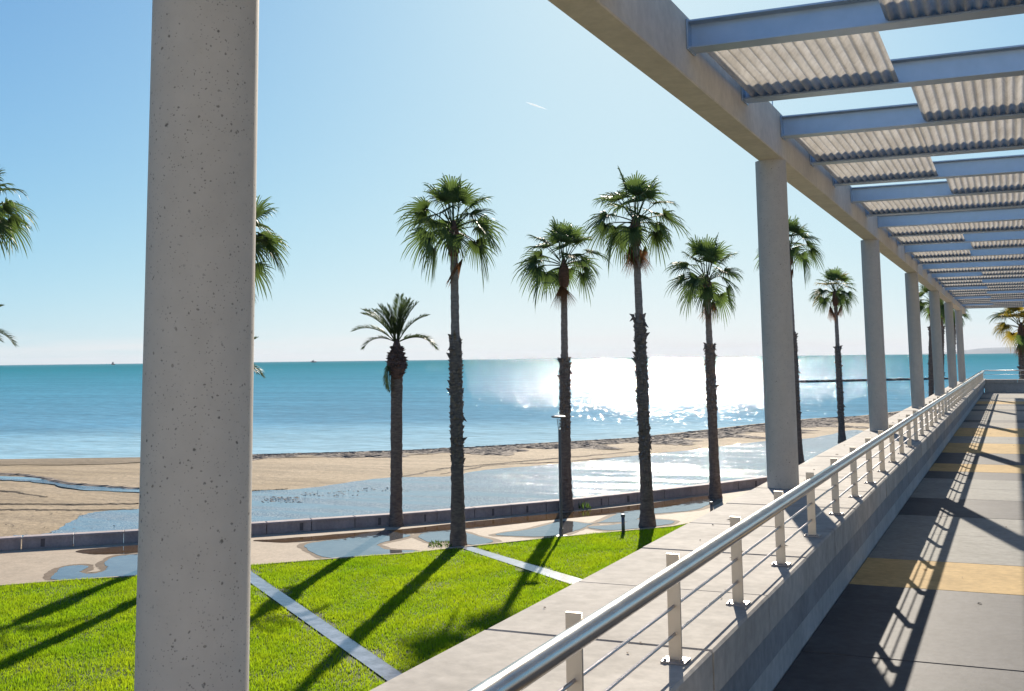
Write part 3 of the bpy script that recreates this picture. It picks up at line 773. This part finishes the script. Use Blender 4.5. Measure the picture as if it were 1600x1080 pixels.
# building behind the start of the walkway, added out of view to bounce light
bld = tag(empty('building', (3.0, -19.5, 0)), 'white rendered building behind the start of the walkway', 'building')
m2 = MB(); x_ = [-9.0]; wins = []
for fl in range(2):
    for c_ in range(9): wins.append((-8.0+c_*2.7, 1.0+fl*3.3))
zc = [-4.2, 0.9]
for fl in range(2): zc += [1.0+fl*3.3, 2.8+fl*3.3]
m2.box(-10.5, 17.0, -8.0, -0.25, -4.2, 7.4); m2.build('wall_core', M['render'], bld)
zs = sorted({-4.2, 7.6} | {1.0+f_*3.3 for f_ in range(2)} | {2.8+f_*3.3 for f_ in range(2)})
for a_, b_ in zip(zs[:-1], zs[1:]):
    if any(abs(a_-(1.0+f_*3.3)) < 1e-6 for f_ in range(2)):
        xs_ = [-10.5]
        for c_ in range(9): xs_ += [-8.0+c_*2.7, -6.8+c_*2.7]
        xs_.append(17.0)
        for i_ in range(0, len(xs_), 2):
            m3 = MB(); m3.box(xs_[i_], xs_[i_+1], -0.25, 0.0, a_, b_); m3.build('wall_pier', M['render'], bld)
            if i_+2 < len(xs_):
                m3 = MB(); m3.box(xs_[i_+1], xs_[i_+2], -0.245, -0.20, a_, b_); m3.build('window', M['pane'], bld)
    else:
        m3 = MB(); m3.box(-10.5, 17.0, -0.25, 0.0, a_, b_); m3.build('wall_band', M['render'], bld)
# parapet with coping slabs
parapet = tag(empty('parapet_wall', (-1.7, Y0, 0)), 'low concrete parapet wall along the walkway carrying columns and railing', 'wall')
px_, py_ = -1.7, Y0
def part_box(parent, name, mat, x0, x1, y0, y1, z0, z1, ch=0.0):
    m2 = MB(); l = parent.location
    m2.box(x0-l.x, x1-l.x, y0-l.y, y1-l.y, z0-l.z, z1-l.z, ch); return m2.build(name, mat, parent)
part_box(parapet, 'wall_body', M['wall'], -2.19, -1.287, Y0, Y1+0.75, G-0.3, 0.19)
part_box(parapet, 'wall_band', M['wall_band'], -2.188, -1.252, Y0, Y1+0.70, 0.192, 0.412)
JY = on_z(762, 984, ZL).y; JS = 1.155
k0 = math.floor((Y0-JY)/JS)
y = JY+k0*JS
while y < Y1+0.7:
    dz = rs.uniform(-0.002, 0.002); dx = rs.uniform(-0.003, 0.003)
    o = part_box(parapet, 'coping_slab', M['coping'], -2.225+dx, -1.192+dx, y+0.0045, y+JS-0.0045, 0.414, ZL+dz, 0.010)
    y += JS
# leaves and grit on the coping
mb = MB(); rl = random.Random(21)
for i in range(70):
    yy = rl.uniform(3, 26); xx = rl.uniform(-2.15, -1.35); a = rl.uniform(0, 6.28); L = rl.uniform(0.006, 0.028); W_ = L*rl.uniform(.25, .6)
    ca, sa = math.cos(a), math.sin(a)
    mb.add([(xx+ca*L, yy+sa*L, ZL+0.005), (xx-sa*W_, yy+ca*W_, ZL+0.012), (xx-ca*L, yy-sa*L, ZL+0.005), (xx+sa*W_, yy-ca*W_, ZL+0.009)], [(0,1,2),(0,2,3)])
for i in range(40):
    yy = rl.uniform(6, 40); xx = rl.uniform(-1.2, 0.6); a = rl.uniform(0, 6.28); L = rl.uniform(0.008, 0.035); W_ = L*rl.uniform(.25, .6)
    ca, sa = math.cos(a), math.sin(a)
    mb.add([(xx+ca*L, yy+sa*L, 0.005), (xx-sa*W_, yy+ca*W_, 0.012), (xx-ca*L, yy-sa*L, 0.005), (xx+sa*W_, yy-ca*W_, 0.008)], [(0,1,2),(0,2,3)])
tag(mb.build('leaf_litter', M['weedwrack']), 'small dry leaf scraps lying on coping and walkway floor', 'leaf litter', kind='stuff')

# end wall across the walkway
endw = tag(empty('end_wall', (1.0, Y1, 0)), 'low grey wall closing the far end of the walkway', 'wall')
part_box(endw, 'wall_body', M['wall'], -1.24, 4.2, Y1+0.06, Y1+0.6, -0.3, 0.43)
for i in range(4):
    part_box(endw, 'coping_slab', M['coping'], -1.188+i*1.35, -1.188+(i+1)*1.35-0.01, Y1, Y1+0.66, 0.432, ZL, 0.01)

# guard rail
PX, RX, RZ = -1.286, -1.221, 0.972
p0, pn = on_z(1060, 1035, ZL).y, on_z(1266, 838, ZL).y
PS = (pn-p0)/3.0
rail = tag(empty('guard_rail', (PX, Y0, ZL)), 'long stainless steel guard rail with thin rods on the parapet', 'railing')
def rl_loc(m2): m2.v = [(a-PX, b-Y0, c-ZL) for a, b, c in m2.v]; return m2
m2 = rl_loc_mb = MB(); m2.tube([(RX, Y0, RZ), (RX, Y1-0.2, RZ)], 0.035, 24); rl_loc(m2); me = m2.mesh('handrail', M['steel']); auto_smooth(me); link('handrail', me, rail)
for zz in (ZL+0.108, ZL+0.215, ZL+0.325):
    m2 = MB(); m2.tube([(PX, Y0, zz), (PX, Y1-0.2, zz)], 0.0065, 8); rl_loc(m2); me = m2.mesh('rod', M['rod']); auto_smooth(me); link('rod', me, rail)
m2 = MB(); m2.box(-0.026, 0.026, -0.006, 0.006, 0.0105, 1.009-ZL); post_me = m2.mesh('post', M['steel_satin'])
m2 = MB(); m2.box(-0.05, 0.05, -0.045, 0.045, 0.002, 0.0105, 0.002)
for sx in (-0.036, 0.036): m2.tube([(sx, -0.03, 0.009), (sx, -0.03, 0.019)], 0.007, 6)
plate_me = m2.mesh('base_plate', M['plate'])
m2 = MB(); m2.box(0.024, 0.045, -0.005, 0.005, 1.009-ZL-0.075, 1.009-ZL-0.03); brk_me = m2.mesh('rail_bracket', M['steel_satin'])
k = -6; i = 0
while p0+k*PS < Y1-0.3:
    yy = p0+k*PS; k += 1
    if yy < Y0+0.2: continue
    po = link('post', post_me, rail, (0, yy-Y0, 0)); link('base_plate', plate_me, po); link('rail_bracket', brk_me, po)
erail = tag(empty('end_rail', (0, Y1+0.33, ZL)), 'thin dark rail on top of the far end wall', 'railing')
for zz in (0.22, 0.40):
    m2 = MB(); m2.tube([(-1.25, 0, zz), (4.1, 0, zz)], 0.024 if zz > .3 else 0.009, 10); m2.build('handrail' if zz > .3 else 'rod', M['steel'], erail, True)
for xx in (-1.24, 0.3, 1.9, 3.5):
    m2 = MB(); m2.box(xx-0.006, xx+0.006, -0.026, 0.026, 0.002, 0.40); m2.build('post', M['steel_satin'], erail)

# pergola: columns, edge beams, steel purlins and corrugated sheets
perg = tag(empty('pergola', (-1.984, 2.416, ZL)), 'concrete and steel pergola with round columns and corrugated roof sheets over the walkway', 'pergola')
PL = perg.location.copy()
CXc, CY0, CB, CRAD = -1.984, 2.416, 8.154, 0.1425
BZ0, BZ1 = 3.614, 4.044
m2 = MB(); n = 48
m2.tube([(0, 0, 0.003), (0, 0, 1.0), (0, 0, 2.0), (0, 0, BZ0-ZL-0.001)], CRAD, n)
col_me = m2.mesh('column', M['column']); auto_smooth(col_me)
for i in range(7):
    link('column', col_me, perg, (0, i*CB, 0))
m2 = MB(); m2.tube([(0, 0, 0.003-ZL), (0, 0, BZ0-ZL-0.001)], CRAD, n); colr_me = m2.mesh('column', M['column']); auto_smooth(colr_me)
for i in range(7):
    link('column', colr_me, perg, (3.15-CXc, i*CB, 0))
def beam(x0, x1):
    L0 = -3.0
    ys = [L0]+[CY0+i*CB for i in range(7)]+[Y1+0.4]
    m2 = MB(); c = 0.008
    prof = [(x0+c, BZ0), (x1-c, BZ0), (x1, BZ0+c), (x1, BZ1-c), (x1-c, BZ1), (x0+c, BZ1), (x0, BZ1-c), (x0, BZ0+c)]
    for yy in ys: m2.v += [(a-PL.x, yy-PL.y, b-PL.z) for a, b in prof]
    for j in range(len(ys)-1):
        for q in range(8): m2.f.append((8*j+q, 8*j+8+q, 8*j+8+(q+1) % 8, 8*j+(q+1) % 8))
    m2.f.append(tuple(range(8))); m2.f.append(tuple(8*(len(ys)-1)+q for q in reversed(range(8))))
    m2.build('edge_beam', M['beam'], perg)
beam(-2.08, -1.846); beam(3.03, 3.264)
# purlins
PZ0, PZ1 = 3.815, 4.005
XA, XB = -1.843, 3.027
m2 = MB(); hw, tf, tw = 0.082, 0.012, 0.007
m2.box(XA, XB, -hw, hw, PZ0, PZ0+tf); m2.box(XA, XB, -hw, hw, PZ1-tf, PZ1); m2.box(XA, XB, -tw/2, tw/2, PZ0+tf, PZ1-tf)
m2.v = [(a-PL.x, b, c-PL.z) for a, b, c in m2.v]; pur_me = m2.mesh('purlin', M['galv'])
m2 = MB()
m2.box(0, 0.012, -0.1, 0.1, PZ0-0.012-PL.z, PZ1+0.003-PL.z)
endp_me = m2.mesh('end_plate', M['galv'])
PY0, PSP = 7.16, 1.657
kmin, kmax = -5, 29
for k in range(kmin, kmax+1):
    po = link('purlin', pur_me, perg, (0, PY0+k*PSP-PL.y, 0)); link('end_plate', endp_me, po, (XA-PL.x, 0, 0)); link('end_plate', endp_me, po, (XB-0.012-PL.x, 0, 0))
# sheets
def sheet_mesh(width):
    n = int(width/0.0095); m3 = MB(); pitch, amp, th = 0.072, 0.018, 0.006
    Lh = (PSP-0.016)/2
    for yy in (-Lh, Lh):
        for dz in (0, th):
            for i in range(n+1):
                x = width*i/n; z = amp*math.cos(2*math.pi*x/pitch)
                m3.v.append((x, yy, z+dz))
    N = n+1
    for i in range(n):
        a = i
        m3.f.append((a, 2*N+a, 2*N+a+1, a+1)); m3.f.append((N+a, N+a+1, 3*N+a+1, 3*N+a))
        m3.f.append((a, a+1, N+a+1, N+a)); m3.f.append((2*N+a, 3*N+a, 3*N+a+1, 2*N+a+1))
    m3.f.append((0, N, 3*N, 2*N)); m3.f.append((n, 2*N+n, 3*N+n, N+n))
    me = m3.mesh('roof_sheet', M['sheet']); auto_smooth(me, 60); return me
SH = {'A': (-1.80, 1.135), 'B': (-0.60, 1.17), 'C': (0.62, 1.17), 'D': (1.82, 1.17)}
SHM = {'A': sheet_mesh(1.135), 'B': sheet_mesh(1.17)}
SHM['C'] = SHM['D'] = SHM['B']
SHM['b'] = sheet_mesh(1.24); SH['b'] = (-0.672, 1.24)
pat = {-5: 'AD', -4: 'BC', -3: 'ACD', -2: 'AB', -1: 'BD', 0: 'A', 1: 'BC', 2: 'ABD', 3: 'AC', 4: 'BD', 5: 'ABC', 6: '', 7: 'ABD', 8: 'AC', 9: 'BD', 10: 'AD', 11: 'ABC', 12: '', 13: 'ABD', 14: 'B', 15: 'ABC', 16: 'A', 17: 'ABD', 18: 'B', 19: 'ABC', 20: 'AD', 21: 'AB', 22: 'BC', 23: 'AB', 24: 'A', 25: 'ABD', 26: 'B', 27: 'ABC', 28: 'AB'}
SZ = PZ0+tf+0.018+0.002
for k in range(kmin, kmax):
    for ch in pat.get(k, 'AB').replace('AB', 'Ab'):
        x0, w = SH[ch]
        link('roof_sheet', SHM[ch], perg, (x0-PL.x, PY0+(k+0.5)*PSP-PL.y, SZ-PL.z))
m2 = MB(); m2.tube([(0, 0, BZ1-PL.z), (0, 0, BZ1+0.25-PL.z)], 0.005, 6); o = m2.build('lightning_rod', M['galv'], perg); o.location = (0.08, 10.35-PL.y, 0)

# ================================================================== PALMS
def fan_frond_mesh(el, seed, dry=False, mat=None):
    rnd = random.Random(seed); mb = MB()
    el = rad(el); Lp = rnd.uniform(0.68, 0.85)*(0.6 if dry else 1); droop = rad(rnd.uniform(14, 30))*(0.4 if dry else 1)*max(0.15, math.cos(el))
    p = Vector((0.05, 0, 0)); pts = [p.copy()]; a = el; ns = 6
    for i in range(ns):
        a = el-droop*(i+1)/ns
        p = p+Vector((math.cos(a), 0, math.sin(a)))*(Lp/ns); pts.append(p.copy())
    mb.tube(pts, [0.022-0.0015*i for i in range(ns+1)], 5)
    a -= rad(float(np.interp(math.degrees(el), [-20, 10, 40, 62, 88], [44, 40, 27, 14, 3]))+rnd.uniform(-8, 8))
    d = Vector((math.cos(a), 0, math.sin(a))); lat = Vector((0, 1, 0)); nrm = d.cross(lat)*-1
    if nrm.z < 0 and not dry: nrm = -nrm
    roll = rnd.uniform(-0.5, 0.5); lat = lat*math.cos(roll)+nrm*math.sin(roll); nrm = d.cross(lat)
    Lb = rnd.uniform(0.80, 0.96); nseg = 30; span = rad(110 if not dry else 40)
    dph = 2*span/nseg
    for i in range(nseg):
        ph = -span+dph*(i+0.5)
        L = Lb*(0.70+0.30*math.cos(ph))*rnd.uniform(0.88, 1.1)
        dr = (d*math.cos(ph)+lat*math.sin(ph)+nrm*0.18*abs(math.sin(ph))).normalized()
        side = (-d*math.sin(ph)+lat*math.cos(ph)).normalized()
        grav = rnd.uniform(0.15, 0.60)*(0.3 if dry else 1)
        st = []
        for s in (0.03, 0.42, 0.68, 0.86, 1.0):
            q = pts[-1]+dr*(L*s)
            fall = max(0, s-0.40)
            q.z -= grav*L*fall*fall*2.1
            if s > 0.8:                        # limp thread-like tips
                q -= dr*(L*(s-0.8)*0.45*grav); q.z -= L*(s-0.8)*0.6*grav
            w = {0.03: 0.012, 0.42: 1.06*L*0.42*math.tan(dph/2), 0.68: 0.85*L*0.42*math.tan(dph/2), 0.86: 0.45*L*0.42*math.tan(dph/2)}.get(s, 0)
            st.append((q, w))
        o = len(mb.v); pl = nrm*(0.012*(1 if i % 2 else -1))
        for q, w in st[:-1]:
            mb.v += [tuple(q-side*w+pl*0.6), tuple(q+side*w-pl*0.6)]
        mb.v.append(tuple(st[-1][0]))
        for j in range(3): mb.f.append((o+2*j, o+2*j+1, o+2*j+3, o+2*j+2))
        mb.f.append((o+6, o+7, o+8))
    return mb.mesh('dry_frond' if dry else 'frond', mat or (M['frond_dry'] if dry else M['frond']))
ELS = [88, 80, 70, 58, 46, 34, 22, 10, -4, -20]
FAN = {e: [fan_frond_mesh(e, 100+e*7+s) for s in range(3)] for e in ELS}
GOLD = {e: [fan_frond_mesh(e, 500+e*3, mat=M['frond_gold'])] for e in (72, 48, 20, -10, -40)}
DRY = [fan_frond_mesh(e, 900+e, True) for e in (-66, -72, -78, -58)]

def date_frond_mesh(el, seed):
    rnd = random.Random(seed); mb = MB(); el = rad(el); L = rnd.uniform(1.45, 1.8); ns = 14
    bend = rad(rnd.uniform(35, 60))*max(0.12, math.cos(el)) + rad(8)
    p = Vector((0.03, 0, 0)); pts = [p.copy()]; dirs = []
    for i in range(ns):
        a = el-bend*((i+1)/ns)**1.6*1.5
        dv = Vector((math.cos(a), 0, math.sin(a))); p = p+dv*(L/ns); pts.append(p.copy()); dirs.append(dv)
    mb.tube(pts, [0.020*(1-0.85*i/ns)+0.003 for i in range(ns+1)], 5)
    nl = 56
    for i in range(nl):
        s = 0.18+0.82*i/nl; k = min(ns-1, int(s*ns)); f = s*ns-k
        q = pts[k].lerp(pts[k+1], f); dv = dirs[k]; up = Vector((-dv.z, 0, dv.x))
        ll = 0.34*(math.sin(math.pi*min(1, (s-0.05)*0.98))**0.6+0.18)*rnd.uniform(0.85, 1.1)
        for sg in (-1, 1):
            ld = (dv*rnd.uniform(0.75, 1.0)+Vector((0, sg, 0))*rnd.uniform(0.55, 0.8)+up*rnd.uniform(0.1, 0.5)).normalized()
            tip = q+ld*ll; tip.z -= ll*0.12
            wv = dv*0.021; mid = q+ld*(ll*0.45)
            o = len(mb.v); mb.v += [tuple(q), tuple(mid+wv), tuple(tip), tuple(mid-wv)]
            mb.f += [(o, o+1, o+2, o+3)]
    return mb.mesh('frond', M['date_frond'])
DATE = {e: [date_frond_mesh(e, 40+e+s) for s in range(2)] for e in (86, 74, 60, 44, 26, 4)}
DATE_LOW = [date_frond_mesh(-70, 3), date_frond_mesh(-80, 5)]

def trunk_mesh(pts, radii, seed, mat, n=14, split=None, mat2=None):
    rnd = random.Random(seed); mb = MB()
    jit = {}
    def j(i, k):
        return jit.setdefault((i, k), rnd.uniform(-0.05, 0.05)) + (0.03 if i % 2 else -0.03)
    mb.tube(pts, radii, n, True, j)
    me = mb.mesh('trunk', mat, True)
    if mat2 is not None:
        me.materials.append(mat2)
        idx = np.zeros(len(me.polygons), np.int32); idx[split*n:] = 1; me.polygons.foreach_set('material_index', idx)
    return me

def fan_palm(base_px, hub_px, skirt, label, seed, dry=2, gold=0, size=1.0, nf=24, depth=None, base_r=0.30, group='palms along the promenade', low=True):
    """base_px, hub_px: where the trunk meets the ground and where the leaves spring; skirt: (top, bottom) pixel rows of the rough trunk"""
    rnd = random.Random(seed)
    base = on_z(base_px[0], base_px[1], G) if depth is None else None
    if base is None:
        base = at_depth(base_px[0], base_px[1], depth); base.z = G
    dp = depth_of(base); hub = at_depth(hub_px[0], hub_px[1], dp)
    root = tag(empty('fan_palm', base), label, 'palm tree', group)
    H = hub.z-base.z; off = hub-base
    def at(t):                                  # gentle curve
        c = t*t*0.35+t*0.65
        return Vector((off.x*c, off.y*c, H*t-0.12*(1-t)))
    st = (on_row(skirt[0], dp)-G)/H; sb = (on_row(skirt[1], dp)-G)/H
    N = int(H/0.14); pts = []; rr = []
    for i in range(N+1):
        t = i/N; pts.append(at(t)); h = t*H
        lower = 0.19+ (base_r-0.19)*math.exp(-h/0.7)
        if t > st: r = 0.112+0.02*(1-(t-st)/(1-st+1e-6))
        elif t > sb: r = 0.185
        else: r = lower
        rr.append(r*size)
    link('trunk', trunk_mesh(pts, rr, seed, M['bark_dark'], split=int(st*N), mat2=M['bark']), root)
    # rough old leaf bases on the skirted stretch
    mb = MB(); ns = int((st-sb)*H*110)
    for i in range(ns):
        t = rnd.uniform(sb, st); c = at(t); a = rnd.uniform(0, 6.283); R = 0.17*size
        big = rnd.random() < 0.05 or t > st-0.015
        L = rnd.uniform(0.07, 0.13)*(1.8 if big else 1); ou = rnd.uniform(0.03, 0.085)*(2.2 if big else 1); w = rnd.uniform(0.03, 0.055)
        ca, sa = math.cos(a), math.sin(a); tx, ty = -sa*w, ca*w
        b = Vector((c.x+ca*R, c.y+sa*R, c.z)); e = Vector((c.x+ca*(R+ou), c.y+sa*(R+ou), c.z+L*rnd.choice((1, 1, 1, -0.4))))
        mb.add([(b.x+tx, b.y+ty, b.z), (b.x-tx, b.y-ty, b.z), (e.x-tx*.6, e.y-ty*.6, e.z), (e.x+tx*.6, e.y+ty*.6, e.z), (b.x, b.y, b.z+L*0.9), (b.x, b.y, b.z-0.05)], [(0,1,2,3),(0,3,4),(1,4,2),(2,4,3),(0,5,1)])
    o = mb.build('leaf_bases', M['boots'], root); o['kind'] = 'stuff'
    # fibrous head
    mb = MB(); top = Vector((off.x, off.y, H))
    hp = [top+Vector((0, 0, z)) for z in (-0.5, -0.4, -0.12, 0.15, 0.4, 0.6)]
    mb.tube(hp, [0.12*size, 0.17*size, 0.215*size, 0.19*size, 0.12*size, 0.05], 12, True, lambda i, k: rnd.uniform(-0.12, 0.12))
    mb.build('crown_base', M['fibre'], root, True)
    # leaves
    ga = rnd.uniform(0, 6.28)
    for i in range(nf):
        u = i/(nf-1)
        e = 90-(u**0.95)*102+rnd.uniform(-9, 9)
        e = min(ELS, key=lambda x: abs(x-e))
        if gold and rnd.random() < gold:
            me = GOLD[min(GOLD, key=lambda x: abs(x-e))][0]
        else: me = rnd.choice(FAN[e])
        ga += 2.39996+rnd.uniform(-0.35, 0.35)
        zz = 0.62-0.42*u
        link('frond', me, root, top+Vector((math.cos(ga)*0.08, math.sin(ga)*0.08, zz)), ga, size*rnd.uniform(0.92, 1.16))
    for i in range(dry):
        a = rnd.uniform(0, 6.28)
        link('dry_frond', rnd.choice(DRY), root, top+Vector((math.cos(a)*0.12, math.sin(a)*0.12, -0.05)), a, size*rnd.uniform(0.85, 1.1))
    return root
def on_row(y, dp):
    return (EYE+ray(CX, y)*dp).z

def date_palm(base_px, hub_px, label, seed, depth=None, size=1.0, angs=None):
    rnd = random.Random(seed)
    if depth is None: base = on_z(base_px[0], base_px[1], G)
    else:
        base = at_depth(base_px[0], base_px[1], depth); base.z = G
    dp = depth_of(base); hub = at_depth(hub_px[0], hub_px[1], dp); root = tag(empty('date_palm', base), label, 'palm tree', 'palms along the promenade')
    off = hub-base; H = off.z; N = int(H/0.12); pts = []; rr = []
    for i in range(N+1):
        t = i/N; pts.append(Vector((off.x*t, off.y*t, H*t-0.12*(1-t))))
        h = t*H; r = 0.20+0.10*math.exp(-h/0.35)
        if t > 0.86: r = 0.15
        rr.append(r*size)
    link('trunk', trunk_mesh(pts, rr, seed, M['bark_dark']), root)
    top = Vector((off.x, off.y, H))
    mb = MB(); zs = [-0.95, -0.85, -0.6, -0.35, -0.1, 0.15, 0.4]; rs_ = [0.14, 0.22, 0.31, 0.30, 0.22, 0.15, 0.06]
    mb.tube([top+Vector((0, 0, z)) for z in zs], rs_, 14, True, lambda i, k: rnd.uniform(-0.12, 0.12))
    for i in range(190):                        # cut leaf stubs
        z = rnd.uniform(-0.85, 0.1); R = np.interp(z, zs, rs_); a = rnd.uniform(0, 6.283); L = rnd.uniform(0.06, 0.14); ca, sa = math.cos(a), math.sin(a); w = 0.03
        b = top+Vector((ca*R*0.95, sa*R*0.95, z)); e = b+Vector((ca*L, sa*L, L*0.5))
        mb.add([(b.x-sa*w, b.y+ca*w, b.z), (b.x+sa*w, b.y-ca*w, b.z), tuple(e), (b.x, b.y, b.z+0.07)], [(0,1,2),(1,3,2),(3,0,2)])
    mb.build('crown_base', M['boots_red'], root)
    A = angs or [(86, 0), (86, 3.2), (74, 2.6), (74, 0.5), (74, 4), (74, 1), (60, 0.3), (60, 3.4), (60, 2.7), (74, 5.2), (86, 1.4), (44, 3.0), (26, 0.2), (26, -0.4), (26, 3.5), (60, 4.2)]
    for e, a in A:
        k = min(DATE, key=lambda x: abs(x-e))
        link('frond', rnd.choice(DATE[k]), root, top+Vector((0, 0, 0.28)), YAW+a+rnd.uniform(-.15, .15), size*rnd.uniform(0.85, 1.05))
    for a in (2.9, 3.4, 3.9):
        link('frond', rnd.choice(DATE_LOW), root, top+Vector((math.cos(YAW+a)*0.25, math.sin(YAW+a)*0.25, -0.3)), YAW+a, 0.62*size)
    return root

fan_palm((-50, 872), (-44, 350), (520, 720), 'fan palm cut by the left edge of the picture', 31, dry=1, nf=26)
date_palm((-66, 848), (-62, 540), 'date palm whose frond tip enters at the left edge', 32, size=1.15)
fan_palm((366, 869), (372, 400), (540, 740), 'fan palm with its crown half hidden behind the big near column', 33, dry=1, nf=26)
date_palm((336, 843), (344, 592), 'date palm hidden behind the big near column, one frond tip showing', 34)
date_palm((619, 822), (620, 548), 'short date palm with brown bulbous head, shortest of the row', 35)
fan_palm((716, 853), (709, 375), (522, 722), 'tall fan palm on the lawn edge, next right of the short date palm', 41, dry=1, nf=26)
fan_palm((885, 798), (881, 428), (562, 672), 'fan palm directly behind the slim street lamp', 42, dry=1, nf=24)
fan_palm((1012, 822), (993, 362), (498, 716), 'tallest fan palm, with brown dead fronds hanging under the crown', 43, dry=6, nf=26, base_r=0.32)
fan_palm((1118, 778), (1105, 452), (545, 646), 'fan palm standing just before the second column, against the sun glitter', 44, dry=2, nf=24)
fan_palm((1248, 723), (1232, 400), (528, 672), 'fan palm whose trunk is partly hidden by the second column', 45, dry=2, nf=24, size=1.1)
fan_palm((1316, 690), (1305, 466), (548, 668), 'fan palm with golden lower fronds between second and third column', 46, dry=3, gold=0.25, nf=24)
fan_palm((1456, 668), (1456, 478), (520, 640), 'fan palm half hidden behind the fourth and fifth columns', 47, dry=1, depth=88, nf=26)
fan_palm((1473, 655), (1472, 490), (520, 640), 'distant fan palm trunk seen between fifth and sixth columns', 48, dry=1, depth=104, nf=26)
fan_palm((1491, 645), (1491, 498), (525, 640), 'farthest fan palm trunk squeezed between sixth and seventh columns', 49, dry=1, depth=120, nf=26)
fan_palm((1600, 640), (1596, 520), (536, 640), 'golden backlit fan palm beyond the far end wall', 50, dry=2, gold=0.85, depth=64, nf=24)

# ================================================================== STREET FURNITURE
b = on_z(877, 838, G); dp = depth_of(b)
lamp = tag(empty('street_lamp', b), 'slim grey street lamp with flat round head on the promenade', 'street lamp')
HT = on_row(652, dp)-G
m2 = MB(); m2.tube([(0, 0, 0), (0, 0, 0.25), (0, 0, 0.26), (0, 0, HT*0.55), (0, 0, HT-0.42)], [0.07, 0.07, 0.050, 0.047, 0.042], 14); me = m2.mesh('pole', M['lamp']); auto_smooth(me); link('pole', me, lamp)
m2 = MB(); m2.box(-0.15, 0.15, -0.15, 0.15, 0.001, 0.02); m2.build('base_plate', M['lamp'], lamp)
m2 = MB()
for a in (0, 2.09, 4.19): m2.tube([(0.04*math.cos(a), 0.04*math.sin(a), HT-0.44), (0.09*math.cos(a), 0.09*math.sin(a), HT-0.08)], 0.011, 6)
m2.build('head_stays', M['lamp'], lamp)
m2 = MB(); m2.tube([(-.03, 0, HT-0.055), (-.03, 0, HT-0.045), (-.03, 0, HT-0.015), (-.03, 0, HT+0.008), (-.03, 0, HT+0.02)], [0.18, 0.225, 0.235, 0.19, 0.05], 28); me = m2.mesh('lamp_head', M['lamp']); auto_smooth(me); link('lamp_head', me, lamp)

def bollard(x, y, yt, label):
    b = on_z(x, y, G); root = tag(empty('bollard', b), label, 'bollard', 'bollards at the lawn edge'); h = on_row(yt, depth_of(b))-G
    m2 = MB(); m2.tube([(0, 0, 0), (0, 0, h-0.09)], 0.055, 14); m2.build('post', M['lamp'], root, True)
    m2 = MB(); m2.tube([(0, 0, h-0.085), (0, 0, h-0.02), (0, 0, h)], [0.068, 0.068, 0.05], 14); m2.build('cap', M['lamp'], root)
bollard(974, 834, 806, 'short dark bollard on the lawn edge beside the tallest palm')
bollard(1112, 803, 788, 'dark bollard half hidden behind the parapet coping')

# weeds at the palm feet
def weeds(x, y, n, r, h, label, seed):
    rs = random.Random(seed); b = on_z(x, y, G); mb = MB()
    for i in range(n):
        a = rs.uniform(0, 6.283); d = r*math.sqrt(rs.random()); px, py = math.cos(a)*d, math.sin(a)*d
        hh = h*rs.uniform(0.4, 1.1); la = rs.uniform(0, 6.28); le = rs.uniform(0.02, 0.10); w = rs.uniform(0.01, 0.03); c, s = math.cos(la+1.57)*w, math.sin(la+1.57)*w
        mx, my = px+math.cos(la)*le*.5, py+math.sin(la)*le*.5
        mb.add([(px, py, 0.0), (mx+c, my+s, hh*.6), (px+math.cos(la)*le, py+math.sin(la)*le, hh), (mx-c, my-s, hh*.6)], [(0,1,2,3)])
    o = mb.build('weed_clump', M['weed']); o.location = b
    tag(o, label, 'weeds', 'weeds at the palm feet')
weeds(866, 797, 45, 0.2, 0.34, 'green weed tuft left of the palm behind the street lamp', 1)
weeds(914, 796, 35, 0.25, 0.28, 'green weed tuft right of the palm behind the street lamp', 2)
weeds(694, 852, 110, 0.5, 0.12, 'low weeds at the foot of the tall palm by the lawn', 3)

# ================================================================== AIR
def haze():
    m = bpy.data.materials.new('sea_air'); m.use_nodes = True; nt = m.node_tree; nt.nodes.clear()
    out = nt.nodes.new('ShaderNodeOutputMaterial'); pv = nt.nodes.new('ShaderNodeVolumePrincipled')
    pv.inputs['Color'].default_value = (0.86, 0.93, 1.0, 1); pv.inputs['Density'].default_value = 2.2e-5; pv.inputs['Anisotropy'].default_value = 0.12
    nt.links.new(pv.outputs[0], out.inputs['Volume'])
    mb = MB(); mb.box(-27000, 27000, -400, 27000, SEA-4, 190)
    o = mb.build('haze', m); tag(o, 'thin sea haze paling the far hills and horizon', 'haze', kind='stuff')
haze()
